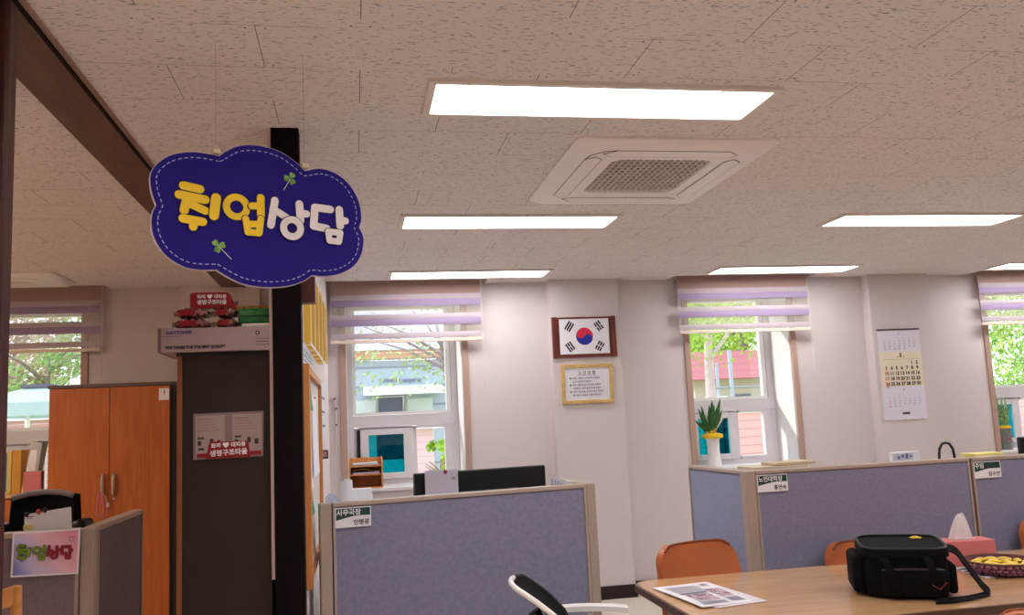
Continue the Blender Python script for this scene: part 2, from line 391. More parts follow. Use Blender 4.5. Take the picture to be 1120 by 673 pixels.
# ---- windows
def window(i, x):
    """fixed upper light over a sliding pair; frame plane 0.42 m behind the wall face"""
    y0, y1 = 7.66, 7.74
    xl, xr = -0.06, 0.905
    f = MB()
    f.box(xl, xl+0.05, y0, y1, WZ0, WZ1); f.box(xr-0.06, xr, y0, y1, WZ0, WZ1)
    f.box(xl+0.05, xr-0.06, y0, y1, WZ1-0.05, WZ1); f.box(xl+0.05, xr-0.06, y0, y1, WZ0, WZ0+0.05)
    f.box(xl, xr, y0-0.012, y1, 1.495, 1.595)
    r = struct(f.build('window_%d' % i, m_pvc, loc=(x, 0, 0)))
    t = MB()                                           # tan casing on the wall face
    t.box(xl-0.052, xl, 7.262, 7.285, WZ0-0.03, WZ1+0.05, 0.003); t.box(xr, xr+0.052, 7.262, 7.285, WZ0-0.03, WZ1+0.05, 0.003)
    t.box(xl, xr, 7.262, 7.285, WZ1, WZ1+0.05, 0.003); t.build('casing', m_trim, r)
    v = MB()                                           # white lining of the deep opening
    v.box(xl, xl+0.006, 7.285, y0, WZ0, WZ1); v.box(xr-0.006, xr, 7.285, y0, WZ0, WZ1); v.box(xl, xr, 7.285, y0, WZ1-0.006, WZ1)
    v.build('reveal', m_rev, r)
    s = MB(); s.box(xl-0.03, xr+0.03, 7.24, y0, WZ0-0.022, WZ0+0.004, 0.004); s.build('sill', m_rev, r)
    u = MB(); u.box(xl+0.052, xl+0.075, y0+0.01, y1-0.02, 1.597, WZ1-0.052); u.box(xr-0.105, xr-0.062, y0+0.01, y1-0.02, 1.597, WZ1-0.052)
    u.box(xl+0.075, xr-0.105, y0+0.01, y1-0.02, 1.597, 1.622); u.build('bead', m_white, r)
    g = MB(); g.box(xl+0.06, xr-0.07, 7.70, 7.704, 1.61, WZ1-0.07); g.build('pane', m_glass, r)
    a = MB(); x0, x1, z0, z1 = 0.045, 0.49, 1.05, 1.475   # sliding sash pushed to the left
    a.box(x0, x0+0.07, y0-0.02, y0+0.015, z0, z1, 0.004); a.box(x1-0.075, x1, y0-0.02, y0+0.015, z0, z1, 0.004)
    a.box(x0+0.07, x1-0.075, y0-0.02, y0+0.015, z1-0.048, z1, 0.004); a.box(x0+0.07, x1-0.075, y0-0.02, y0+0.015, z0, z0+0.052, 0.004)
    s1 = a.build('sash', m_pvc, r)
    g = MB(); g.box(x0+0.06, x1-0.07, y0-0.004, y0, z0+0.045, z1-0.04); g.build('pane', m_cyan, s1)
    k = MB(); k.box(x0-0.03, x0, y0-0.004, y0+0.01, z0, z1); k.build('sash_gap', m_black, r)
    b = MB(); b.box(0.49, 0.53, y0+0.02, y0+0.05, 1.05, 1.49); b.box(xl+0.05, xl+0.09, y0+0.02, y0+0.05, 1.05, 1.49); b.box(xl+0.09, 0.49, y0+0.022, y0+0.048, 1.05, 1.10); b.box(xl+0.09, 0.49, y0+0.022, y0+0.048, 1.43, 1.494); s2 = b.build('sash', m_pvc, r)
    g = MB(); g.box(xl+0.08, 0.50, y0+0.033, y0+0.037, 1.09, 1.44); g.build('pane', m_glass, s2)
    b = MB(); b.box(0.775, 0.845, y0-0.006, y0+0.05, 1.051, 1.494); b.box(0.53, 0.775, y0-0.006, y0+0.05, 1.051, 1.075); b.box(0.53, 0.775, y0-0.006, y0+0.05, 1.47, 1.494); b.build('track', m_pvc, r)
    return r
for i, x in enumerate(WINX): window(i+1, x)

# ---- zebra blinds
def blind(x, label):
    r = thing('roller_blind', label, 'blind', (x, 7.19, 2.18), 0, 'lilac striped blinds')
    x0, x1 = -0.175, 1.066
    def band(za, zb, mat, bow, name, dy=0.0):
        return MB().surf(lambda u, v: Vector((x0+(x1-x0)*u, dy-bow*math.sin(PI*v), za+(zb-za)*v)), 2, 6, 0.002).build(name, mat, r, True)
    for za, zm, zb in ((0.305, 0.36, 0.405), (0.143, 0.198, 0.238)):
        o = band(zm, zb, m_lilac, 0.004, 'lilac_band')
        MB().surf(lambda u, v: Vector((x0+(x1-x0)*u, -0.002-0.004*math.sin(PI*v), za+(zm-za)*v)), 2, 4, 0.002).build('band_shade', m_lilac_shade, o, True)  # purple lower part: light through doubled layers put into the colour
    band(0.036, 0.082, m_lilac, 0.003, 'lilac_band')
    for za, zb in ((0.238, 0.305), (0.082, 0.143)):
        MB().box(x0, x1, 0.006, 0.008, za, zb).build('sheer_panel', m_sheer, r)
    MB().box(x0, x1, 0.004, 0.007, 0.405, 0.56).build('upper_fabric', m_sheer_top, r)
    MB().tube([(x0, 0.028, 0.52), (x1, 0.028, 0.52)], 0.02, 12).build('roller', m_rail, r, True)
    MB().box(x0-0.004, x1+0.004, -0.008, 0.012, 0.003, 0.03, 0.004).build('bottom_rail', m_rail, r)
    MB().tube([(x1+0.012, -0.006, 0.52), (x1+0.012, -0.006, -0.35), (x1+0.012, 0.004, -0.37), (x1+0.012, 0.012, -0.35), (x1+0.012, 0.012, 0.52)], 0.0018, 6).build('pull_cord', m_offw, r)
    return r
for x, lb in zip(WINX, ('lilac striped blind over the window behind the orange wood cabinet', 'lilac striped blind over the window left of the framed flag',
                        'lilac striped blind over the window between framed flag and wall calendar', 'lilac striped blind over the window right of the wall calendar')):
    blind(x, lb)

# ---- ceiling lights
def light_fixture(x, y, label, glow_mat=None):
    r = thing('ceiling_light', label, 'ceiling light', (x, y, CEIL), 0, 'recessed office ceiling lights')
    f = MB(); w, d, z = 1.29, 0.34, -0.014
    f.box(0, w, 0, 0.026, z, 0); f.box(0, w, d-0.026, d, z, 0); f.box(0, 0.026, 0.026, d-0.026, z, 0); f.box(w-0.026, w, 0.026, d-0.026, z, 0)
    f.box(0.024, w-0.024, 0.024, d-0.024, -0.002, 0); f.build('frame', m_offw, r)
    MB().box(0.03, w-0.03, 0.03, d-0.03, -0.008, -0.003).build('diffuser', glow_mat or m_light, r)
    return r
L0 = light_fixture(0.274, 2.80, 'nearest and largest lit ceiling panel, in front of the square air conditioner')
for x, y, lb in ((0.279, 4.755, 'lit ceiling panel just behind the square air conditioner'),
                 (0.285, 6.60, 'lit ceiling panel nearest the wall above the framed-flag side window'),
                 (2.985, 4.755, 'lit ceiling panel of the second row, high on the right side'),
                 (2.985, 6.60, 'lit ceiling panel nearest the blind of the window with the potted plant'),
                 (5.685, 6.60, 'lit ceiling panel cut by the right edge, near the last window'),
                 (0.274, -1.0, 'lit ceiling panel behind the photographer'), (2.985, -1.0, 'lit ceiling panel farthest behind the photographer on the right'),
                 (2.985, 2.80, 'lit ceiling panel outside the view to the right'), (0.274, 0.9, 'lit ceiling panel overhead outside the view'),
                 (2.985, 0.9, 'lit ceiling panel behind the photographer on the right'), (5.685, 2.80, 'lit ceiling panel outside the view far right'),
                 (5.685, 4.755, 'lit ceiling panel of the second row beyond the right edge')):
    dup(L0, (x, y, CEIL), None, lb)

light_fixture(-3.9, 3.3, 'added warm ceiling panel out of view that brightens the left room', m_light_fill)  # unseen warm panels added to brighten the left room
light_fixture(-3.9, 5.0, 'second added warm ceiling panel out of view that brightens the left room', m_light_fill)
light_fixture(-2.4, 0.9, 'added warm ceiling panel overhead to the left, out of view', m_light_fill)  # unseen panel added to brighten surfaces that face the camera
# ---- cassette air conditioners
m_acw = plain('ivory_white_panel', C(240, 232, 230), 0.4, var=0.01)
def aircon(x, y, label, w=0.92, d=1.05):
    r = thing('air_conditioner', label, 'air conditioner', (x, y, CEIL), 0, 'ceiling cassette air conditioners')
    z = -0.032; small = d < 0.8
    GX0, GX1, GY0, GY1 = 0.225, w-0.22, (0.2 if small else 0.22), (d-0.15 if small else d-0.265)
    def rr(x0, x1, y0, y1, rad, zz, n=6):
        P = []
        for cx, cy, a in ((x1-rad, y1-rad, 0), (x0+rad, y1-rad, PI/2), (x0+rad, y0+rad, PI), (x1-rad, y0+rad, 1.5*PI)):
            for k in range(n+1): P.append((cx+rad*math.cos(a+PI/2*k/n), cy+rad*math.sin(a+PI/2*k/n), zz))
        return P
    b = MB(); t = bmesh.new()                                         # panel: sloped skirt around a flat face with the intake left open
    loops = [rr(0, w, 0, d, 0.03, 0), rr(0, w, 0, d, 0.03, -0.010), rr(0.03, w-0.03, 0.03, d-0.03, 0.05, z), rr(GX0, GX1, GY0, GY1, 0.05, z), rr(GX0+0.005, GX1-0.005, GY0+0.005, GY1-0.005, 0.05, z+0.014)]
    R = [[t.verts.new(p) for p in lp] for lp in loops]
    for A, B in zip(R, R[1:]):
        for k in range(len(A)): t.faces.new((A[k], A[(k+1) % len(A)], B[(k+1) % len(A)], B[k]))
    bmesh.ops.recalc_face_normals(t, faces=t.faces[:]); b._take(t); b.build('panel', m_acw, r, True)
    MB().prism(rr(GX0+0.005, GX1-0.005, GY0+0.005, GY1-0.005, 0.05, z+0.0135), (0, 0, 0.008)).build('intake', plain('dark_intake', C(26, 18, 18), 0.8), r)
    g = MB(); nx, ny = 16, 12
    for k in range(1, nx): xx = GX0+(GX1-GX0)*k/nx; g.box(xx-0.003, xx+0.003, GY0+0.006, GY1-0.006, z+0.004, z+0.012)
    for k in range(1, ny): yy = GY0+(GY1-GY0)*k/ny; g.box(GX0+0.006, GX1-0.006, yy-0.0036, yy+0.0036, z+0.004, z+0.013)
    g.build('grille', plain('grille_grey', C(226, 214, 210), 0.5), r)
    m_line = plain('seam_line', C(58, 44, 44), 0.7)
    fl = frame((0, 0, z), (1, 0, 0), (0, -1, 0))                      # faces down
    def louvre(pts, name='louvre'):
        o = MB(); o.flat([(p[0], -p[1]) for p in pts], fl, 0.0004, 0.002); lv = o.build(name, m_acw, r)
        q = MB(); q.stroke([(p[0], -p[1]) for p in pts], 0.005, fl, 0.0003, 0.0012, 6, True); q.build('seam', m_line, lv)
    e = 0.09
    louvre([(0.2, e), (w-0.2, e), (w-0.15, e+0.05), (w-0.2, e+0.085), (0.2, e+0.085), (0.15, e+0.05)])
    if not small: louvre([(0.2, d-e), (w-0.2, d-e), (w-0.15, d-e-0.05), (w-0.2, d-e-0.075), (0.2, d-e-0.075), (0.15, d-e-0.05)])
    if not small: louvre([(e, 0.22), (e, d-0.22), (e+0.04, d-0.17), (e+0.075, d-0.22), (e+0.075, 0.22), (e+0.04, 0.18)])
    if not small: louvre([(w-e, 0.24), (w-e, d-0.22), (w-e-0.04, d-0.17), (w-e-0.075, d-0.22), (w-e-0.075, 0.24), (w-e-0.04, 0.2)])
    q = MB(); q.stroke([(0.2, -e), (0.15, -e-0.01), (e+0.01, -0.16), (e, -0.22)], 0.005, fl, 0.0003, 0.001, 6); q.build('seam', m_line, r)
    return r
A0 = aircon(0.938, 3.38, 'square white ceiling air conditioner with dark grille beside the largest light')
aircon(-2.96, 6.42, 'small white ceiling air conditioner in the far left corner above the cabinet room', 0.92, 0.53)

# ================================================================== HANGING CLOUD SIGN
SC, SYAW = atY(281, 237, 2.6), math.radians(22)
def S(px, py): return on_plane(px, py, SC, SYAW)
def S2(x, y): return S(140+x/3.364, 130+y/3.364)
def smooth_closed(pts, corners, n=8):
    """Catmull-Rom through pts, broken at the corner indices"""
    out = []; N = len(pts)
    for i in range(N):
        p1, p2 = pts[i], pts[(i+1) % N]
        p0 = pts[i-1] if i not in corners else (2*p1[0]-p2[0], 2*p1[1]-p2[1])
        p3 = pts[(i+2) % N] if (i+1) % N not in corners else (2*p2[0]-p1[0], 2*p2[1]-p1[1])
        for k in range(n):
            t = k/n
            out.append(tuple(0.5*(2*p1[a]+(p2[a]-p0[a])*t+(2*p0[a]-5*p1[a]+4*p2[a]-p3[a])*t*t+(3*p1[a]-p0[a]-3*p2[a]+p3[a])*t**3) for a in (0, 1)))
    return out
OUT = [(335, 135), (360, 118), (400, 100), (450, 95), (510, 103), (570, 125), (620, 160), (650, 190), (705, 182), (755, 195), (800, 225), (835, 270), (855, 320), (860, 370), (852, 400),
       (866, 430), (868, 460), (858, 505), (830, 545), (780, 572), (725, 581), (678, 578), (650, 597), (600, 615), (540, 622), (480, 620), (420, 608), (370, 585), (325, 558), (270, 558), (215, 550),
       (165, 525), (125, 490), (95, 440), (84, 390), (88, 345), (102, 318), (88, 280), (80, 240), (82, 200), (105, 165), (150, 135), (205, 122), (265, 122)]
CORN = {0, 7, 14, 21, 28, 36}
out2 = smooth_closed([S2(*p) for p in OUT], CORN, 6)
sign = thing('hanging_sign', 'navy cloud-shaped sign with yellow and white lettering hanging from the ceiling', 'sign', SC, SYAW)
FS = frame((0, 0, 0))
MB().flat(out2, FS, -0.012, 0.0105).build('board', plain('pale_board_edge', C(206, 190, 200), 0.6), sign)
def inset(P, d):
    A = []; N = len(P)
    for i in range(N):
        (x0, y0), (x1, y1) = P[i-2], P[(i+2) % N]; dx, dy = x1-x0, y1-y0; l = math.hypot(dx, dy) or 1
        A.append((P[i][0]-dy/l*d*sgn, P[i][1]+dx/l*d*sgn))
    return A
area = sum(a[0]*b[1]-b[0]*a[1] for a, b in zip(out2, out2[1:]+out2[:1])); sgn = 1 if area > 0 else -1
MB().flat(inset(out2, 0.0022), FS, -0.002, 0.0025).build('sign_face', m_navy, sign)
st = MB(); Q = inset(out2, 0.018); acc = 0.0; run = []
for a, b in zip(Q, Q[1:]+Q[:1]):
    l = math.hypot(b[0]-a[0], b[1]-a[1]); n = max(1, int(l/0.002))
    for k in range(n):
        p = (a[0]+(b[0]-a[0])*k/n, a[1]+(b[1]-a[1])*k/n)
        if (acc % 0.0175) < 0.0105: run.append(p)
        elif run:
            if len(run) > 2: st.stroke([run[0], run[len(run)//2], run[-1]], 0.0026, FS, 0.0005, 0.0006, 6)
            run = []
        acc += l/n
st.build('stitch_line', m_dash, sign)
# strokes of the four syllables, measured in photo pixels; (points, width) or a ring (centre, outer, inner)
GL = [
 [[[(200.5, 203.2), (218.5, 207.2)], 8.4], [[(195.6, 213.2), (224, 219)], 8.6, [(204, 217.5), (201, 230.5)], 8.6, [(205, 222.5), (224, 231.2)], 8.0], [[(199.5, 239.6), (221, 243.4)], 8.4, [(211, 244), (210.6, 248.8)], 8.0], [[(235.4, 217.5), (233, 236.8)], 9.4]],
 [[('ring', (258.6, 226.6), 13.6, 6.6)], [[(284.6, 216.8), (284.8, 236.6)], 7.8, [(275, 225.8), (284, 225.8)], 7.4], [[(268, 240), (270.4, 254.6), (282.6, 255.6), (284.4, 240)], 6.8, [(269, 246), (283.8, 246)], 6.8]],
 [[[(300.4, 219.6), (296, 246.4)], 7.8, [(300, 230), (313, 238.2)], 7.4], [[(326.8, 223.8), (328, 241.6)], 8.2, [(328, 234.2), (334.6, 234.6)], 7.6], [('ring', (318.6, 250.2), 12.6, 5.4)]],
 [[[(361, 229.4), (344, 227.2), (342.8, 247.4), (357, 250.2)], 8.2], [[(370.4, 230), (371.4, 247.6)], 8.4, [(371, 241.4), (377, 242.2)], 7.8], [[(358, 254), (371.2, 255.4), (369.6, 265), (359.4, 263.8), (358, 254)], 6.8]]]
def glyph(mbx, spec, fn, sc_, fr, d0, th, grow=0.0):
    i = 0
    while i < len(spec):
        e = spec[i]
        if isinstance(e, tuple):
            mbx.ring(fn(*e[1]), e[2]*sc_+grow, max(0.0005, e[3]*sc_-grow), fr, d0, th); i += 1
        else:
            mbx.stroke([fn(*p) for p in e], spec[i+1]*sc_+2*grow, fr, d0+0.0003*i, th, 14); i += 2
def syllable(par, pieces, fn, sc_, fr, mt, mo_, grow, d0):
    o, q_ = MB(), MB()
    for k, sp in enumerate(pieces):
        glyph(o, sp, fn, sc_, fr, d0+0.0016+0.0028*k, 0.0005); glyph(q_, sp, fn, sc_, fr, d0+0.0028*k, 0.0004, grow)
    lt = o.build('lettering', mt, par); q_.build('letter_outline', mo_, lt)
PXM = 2.6/FPX*1.06
for gi, (sp, mt) in enumerate(zip(GL, (m_signy, m_signy, m_signw, m_signw))): syllable(sign, sp, S, PXM, FS, mt, m_outl, 0.0024, 0.0006)
m_clov = blotch('clover_green', [C(70, 120, 40), C(120, 170, 80), C(160, 200, 120)], 60)
for c, tip in (((597, 220), (573, 262)), ((332, 468), (380, 517))):
    cx, cz = S2(*c); tx, tz = S2(*tip)
    o = MB(); a0 = math.atan2(tz-cz, tx-cx)
    for k in (1, 3, 5):
        a = a0+k*PI/3; d = (math.cos(a), math.sin(a)); n = (-d[1], d[0]); R = 0.0125
        heart = [(0, 0), (0.6, 0.62), (1.2, 0.75), (1.6, 0.45), (1.45, 0), (1.6, -0.45), (1.2, -0.75), (0.6, -0.62)]
        o.flat([(cx+R*(h[0]*d[0]+h[1]*n[0]), cz+R*(h[0]*d[1]+h[1]*n[1])) for h in heart], FS, 0.0007, 0.0008)
    cl = o.build('clover', m_clov, sign)
    MB().stroke([(cx, cz), (tx, tz)], 0.0022, FS, 0.0006, 0.0006, 6).build('stem', plain('pale_stem', C(206, 214, 190), 0.6), cl)
for px_, py_ in ((236.4, 166.5), (333.4, 182)):
    cx, cz = S(px_, py_)
    k = MB(); k.box(cx-0.011, cx+0.011, -0.008, 0.016, cz-0.006, cz+0.008, 0.002); k.tube([(cx, 0.004, cz+0.006), (cx-0.005, 0.004, cz+0.016), (cx, 0.004, cz+0.022), (cx+0.005, 0.004, cz+0.016)], 0.0016, 6, True)
    cp = k.build('clip', plain('clear_plastic_clip', C(210, 196, 170), 0.25), sign)
    MB().tube([(cx, 0.004, cz+0.02), (cx, 0.004, CEIL-SC.z)], 0.0006, 5).build('cord', plain('thin_clear_line', C(150, 128, 118), 0.3), cp)

# ================================================================== CUBICLE PARTITIONS
def cubicle_panel(r, p0, p1, z1, fab, name='fabric_panel', cap=True, th=0.05):
    """a screen from p0 to p1 (local x,y): fabric field, metal edge and top cap"""
    p0, p1 = Vector((*p0, 0)), Vector((*p1, 0)); d = p1-p0; l = d.length; M = TR(*p0) @ RZ(math.atan2(d.y, d.x)); h = th/2
    pn = MB().box(0.012, l-0.012, -h+0.006, h-0.006, 0.06, z1-0.022, M=M).build(name, fab, r)
    e = MB()
    e.box(0, 0.012, -h, h, 0, z1-0.018, M=M); e.box(l-0.012, l, -h, h, 0, z1-0.018, M=M); e.box(0.012, l-0.012, -h, h, 0, 0.06, M=M)
    e.build('frame', m_palu, pn)
    MB().box(-0.001, l+0.001, -h-0.002, h+0.002, z1-0.02, z1, 0.005, M=M).build('top_cap', m_palu, pn)
    return pn
def post(r, x, y, z1, w=0.05, rot=0.0):
    MB().box(-w/2, w/2, -w/2, w/2, 0, z1, 0.006, M=TR(x, y, 0) @ RZ(rot)).build('post', m_palu, r)

# P1: blue-grey screen in the middle, turned ten degrees
A1 = math.radians(9.6); O1 = Vector((-0.10, 3.885, 0))
P1 = thing('cubicle_partition', 'grey-violet fabric office partition in the middle, black monitor behind it', 'partition', O1, A1, 'fabric office partitions')
cubicle_panel(P1, (0, 0.025), (1.195, 0.025), 1.2, m_pfab)
post(P1, -0.03, 0.03, 1.2, 0.052); post(P1, 1.222, 0.03, 1.2, 0.05)
cubicle_panel(P1, (1.222, 0.06), (1.222, 0.46), 1.2, m_pfab)
# P3: partition on the right with a side wing and two long panels
P3 = thing('cubicle_partition', 'long grey-violet office partition, side wing tinted as window-lit, behind the meeting table', 'partition', (1.99, 4.265, 0), 0, 'fabric office partitions')
post(P3, 0, 0, 1.2, 0.056)
cubicle_panel(P3, (0.0, 0.03), (-0.04, 0.66), 1.2, m_pfab_lit)
cubicle_panel(P3, (0.03, 0), (1.27, 0), 1.2, m_pfab)
cubicle_panel(P3, (1.285, 0), (2.6, 0), 1.2, m_pfab)
# P2: partition of the dim left room
P2 = thing('cubicle_partition', 'dim grey office partition at the lower left with a colourful paper sign', 'partition', (-0.97, 3.5, 0), 0, 'fabric office partitions')
post(P2, 0, 0, 1.2, 0.05)
cubicle_panel(P2, (-1.1, -0.02), (-0.028, -0.005), 1.2, m_pfab3)
cubicle_panel(P2, (0.0, 0.03), (0.01, 0.68), 1.2, m_pfab3)

def nameplate(O, ang, x, z, w, h, l1, l2, label, bold=0.0):
    r = thing('name_plate', label, 'name plate', O+RZ(ang) @ Vector((x, -0.001, 0))+Vector((0, 0, z)), ang, 'name plates on the partitions')
    f = frame((0, 0, 0))
    MB().rect(0, w, 0, h, f, 0, 0.003).build('plate', m_paper, r)
    k = MB(); n = 14
    top = [(w*i/n, h*(0.42+0.17*(i/n)+0.045*math.sin(PI*1.6*i/n-1.2))) for i in range(n+1)]
    k.flat([(0.004, h-0.004), (0.004, top[0][1])]+[(min(w-0.004, max(0.004, a)), b) for a, b in top]+[(w-0.004, h-0.004)], f, 0.0032, 0.0005); k.build('green_field', m_green, r)
    MB().text(l1, h*0.34, f, (0.006, h*0.63), 0.0042, 0.0006).build('lettering', m_paper, r)
    MB().text(l2, h*0.30, f, (w-0.008, h*0.13), 0.0042, 0.0005, 'RIGHT').build('lettering', m_ink, r)
    return r
nameplate(O1, A1, 0.008, 1.092, 0.155, 0.084, '사무국장', '안병광', 'white and green name plate at the left end of the middle partition')
nameplate(Vector((1.99, 4.24, 0)), 0, 0.035, 1.09, 0.168, 0.086, '노인대학장', '홍연숙', 'white and green name plate beside the corner post of the long partition')
nameplate(Vector((1.99, 4.24, 0)), 0, 1.29, 1.088, 0.163, 0.088, '주임', '임수연', 'white and green name plate above the pink tissue box')

# ---- paper sign on the left partition
def poster_mat():
    mt, nt, N, L, b = _new('pink_blue_poster')
    tc = N.new('ShaderNodeTexCoord'); mp = N.new('ShaderNodeMapping'); mp.inputs['Rotation'].default_value = (0, math.radians(38), 0); mp.inputs['Scale'].default_value = (3.6, 3.6, 3.6); mp.inputs['Location'].default_value = (0.5, 0, 0)
    L.new(tc.outputs['Object'], mp.inputs[0]); sp = N.new('ShaderNodeSeparateXYZ'); L.new(mp.outputs[0], sp.inputs[0])
    nz = N.new('ShaderNodeTexNoise'); nz.inputs['Scale'].default_value = 9; L.new(tc.outputs['Object'], nz.inputs['Vector'])
    ad = N.new('ShaderNodeMath'); ad.operation = 'MULTIPLY_ADD'; ad.inputs[1].default_value = 0.35; ad.inputs[2].default_value = -0.17; L.new(nz.outputs['Fac'], ad.inputs[0])
    a2 = N.new('ShaderNodeMath'); a2.operation = 'ADD'; L.new(sp.outputs[0], a2.inputs[0]); L.new(ad.outputs[0], a2.inputs[1])
    cr = N.new('ShaderNodeValToRGB'); e = cr.color_ramp.elements; e.new(0.3); e.new(0.55)
    for k, (p, c) in enumerate(((0.05, C(70, 90, 190)), (0.3, C(196, 190, 226)), (0.55, C(230, 186, 204)), (0.95, C(226, 140, 168)))): e[k].position = p; e[k].color = c
    L.new(a2.outputs[0], cr.inputs[0]); L.new(cr.outputs[0], b.inputs['Base Color']); b.inputs['Roughness'].default_value = 0.6
    return mt
m_poster = poster_mat()
pc = atY(50, 606, 3.43)
ps = thing('paper_sign', 'pink and blue paper sign with green and red lettering on left partition', 'sign', (pc.x, 3.448, pc.z), 0.014)
def PS(px, py): return on_plane(px, py, Vector((pc.x, 3.448, pc.z)), 0.014)
F0 = frame((0, 0, 0))
quad = [PS(11.5, 632), PS(85.8, 628), PS(88.2, 577.8), PS(14, 583)]
MB().flat(quad, F0, 0, 0.0012).build('sheet', m_paper, ps)
cxm = sum(q[0] for q in quad)/4; czm = sum(q[1] for q in quad)/4
MB().flat([(cxm+(q[0]-cxm)*0.94, czm+(q[1]-czm)*0.92) for q in quad], F0, 0.0014, 0.0004).build('printed_ground', m_poster, ps)
def G2P(x, y):                                         # maps the big sign's lettering to the poster
    u, v = (x-191)/(380-191), (y-200-0.13*(x-191))/(50)
    return PS(18.5+u*61.5, 596.5-u*1.0+v*17.5)
m_pr2 = plain('deep_crimson', C(104, 20, 44), 0.6)
m_pg, m_pr, m_pdk = plain('lime_letter', C(120, 150, 50), 0.6), plain('crimson_letter', C(150, 30, 60), 0.6), plain('forest_outline', C(40, 56, 28), 0.6)
for gi, sp in enumerate(GL): syllable(ps, sp, G2P, 3.48/FPX*0.28, F0, m_pg if gi < 2 else m_pr, m_pdk if gi < 2 else m_pr2, 0.0018, 0.002)
o = MB(); c = PS(78.5, 589.5); o.ring(c, 0.009, 0.0075, F0, 0.002, 0.0004, 20); o.disc((c[0]-0.003, c[1]+0.002), 0.001, F0, 0.002, 0.0004, 8); o.disc((c[0]+0.003, c[1]+0.002), 0.001, F0, 0.002, 0.0004, 8); o.build('round_emblem', m_gray_ink, ps)

# ================================================================== LEFT ROOM
# tall dark cabinet beside the column
tc = thing('tall_cabinet', 'tall dark brown cabinet panel with orange edge beside the dark column', 'cabinet', (-0.638, 3.36, 0))
m_panel = plain('dark_brown_panel', C(38, 27, 23), 0.6, var=0.05, scale=4)
MB().box(0.018, 0.331, 0, 0.34, 0.0, 1.81, 0.002).build('body', m_panel, tc)
MB().box(0.0, 0.018, -0.002, 0.34, 0, 1.81, 0.002).build('edge_board', wood('orange_edge', C(128, 74, 40), C(146, 88, 50), (12, 12, 1)), tc)
MB().box(-0.002, 0.333, -0.004, 0.345, 1.81, 1.822, 0.002).build('top_board', m_black, tc)
# long white carton on top
bx = thing('carton_box', 'long flat grey-white carton lying on the tall dark cabinet', 'box', (-0.70, 3.33, 1.823))
FB = frame((0, 0, 0))
MB().box(0, 0.398, 0, 0.30, 0, 0.088, 0.002).build('body', plain('dull_carton', C(170, 148, 152), 0.75), bx)
MB().box(0.0, 0.012, -0.0008, 0.301, -0.0, 0.088, 0.0015).build('side_flap', plain('carton_edge', C(120, 92, 92), 0.75), bx)
MB().text('DATTONER', 0.017, FB, (0.03, 0.066), 0.0012, 0.0006).rect(0.016, 0.085, 0.057, 0.0585, FB, 0.0005, 0.0006).build('blue_print', plain('blue_print', C(66, 60, 120), 0.7), bx)
MB().text('TOP TONES FOR THE BEST QUALITY', 0.0145, FB, (0.027, 0.012), 0.0012, 0.0008, sx=0.88).build('black_print', m_ink, bx)
o = MB(); o.ring((0.352, 0.064), 0.008, 0.005, FB, 0.0005, 0.0006, 20); o.rect(0.345, 0.392, 0.018, 0.02, FB, 0.0005, 0.0005); o.rect(0.345, 0.392, 0.03, 0.032, FB, 0.0005, 0.0005); o.rect(0.345, 0.392, 0.042, 0.0435, FB, 0.0005, 0.0005); o.build('round_mark', m_ink, bx)
# towel packs on the carton
m_red = plain('red_label', C(140, 16, 32), 0.4, var=0.1, scale=20)
m_pack = blotch('crinkled_red_pack', [C(44, 16, 20), C(110, 30, 40), C(150, 104, 104), C(70, 22, 28)], 30, 0.25, 4)
m_clear = sheer('clear_wrap', C(200, 176, 166), 0.55)
def pack(x, y, z, w, rz, label):
    r = thing('towel_pack', label, 'pack', (x, y, z), rz, 'red packs on the carton')
    def fn(u, v):
        a = 2*PI*v; e = (1-abs(2*u-1)**3)
        return Vector(((u-0.5)*w, 0.058*math.cos(a)*(0.8+0.2*e), 0.0195+max(-0.019, 0.0195*(abs(math.sin(a))**0.6)*(1 if math.sin(a) > 0 else -1)*(0.35+0.65*e)+(0.0035*math.sin(31*u+9*v)+0.002*math.sin(57*u-11*v))*e)))
    MB().surf(fn, 26, 18).build('pouch', m_pack, r, True)
    for sg in (-1, 1):
        s = MB(); s.flat([(sg*(w/2-0.004), -0.004), (sg*(w/2+0.012), -0.012), (sg*(w/2+0.014), 0.011), (sg*(w/2-0.004), 0.006)], frame((0, 0, 0.02)), 0, 0.001); s.build('sealed_end', m_clear, r)
    MB().surf(lambda u, v: Vector(((u-0.5)*w*0.5-w*0.1, -0.0605-0.002*math.sin(PI*v), 0.008+0.022*v)), 4, 3, 0.001).build('label_band', m_red, r, True)
    return r
zt = 1.912
pack(-0.592, 3.42, zt, 0.125, 0.06, 'bottom red towel pack at the left end of the carton')
pack(-0.59, 3.42, zt+0.041, 0.122, -0.05, 'second red towel pack, under the standing red label card')
pack(-0.468, 3.42, zt, 0.075, 0.05, 'bottom red towel pack next to the green pack')
pack(-0.468, 3.425, zt+0.041, 0.075, -0.1, 'upper red towel pack next to the green pack')
p5 = pack(-0.52, 3.45, zt+0.082, 0.15, 0.02, 'topmost towel pack with an upright red label printed in white')
fr5 = frame((0, -0.064, 0.0))
MB().flat([(-0.078, -0.004), (0.09, -0.004), (0.066, 0.048), (0.054, 0.056), (-0.066, 0.056), (-0.078, 0.05)], fr5, 0, 0.002).build('header_card', m_red, p5)
o = MB().text('화재 ♥ 대피용', 0.0165, fr5, (0, 0.034), 0.003, 0.0004, 'CENTER'); o.text('생명구조타올', 0.0195, fr5, (0, 0.012), 0.003, 0.0005, 'CENTER'); o.build('lettering', m_paper, p5)
g0, g1 = atY(260, 353, 3.36), atY(297, 336.5, 3.36)
gp = thing('green_pack', 'dark green folded pack on the carton beside the column', 'pack', (g0.x, 3.36, 1.9245))
gw, gh = g1.x-g0.x, g1.z-1.9245
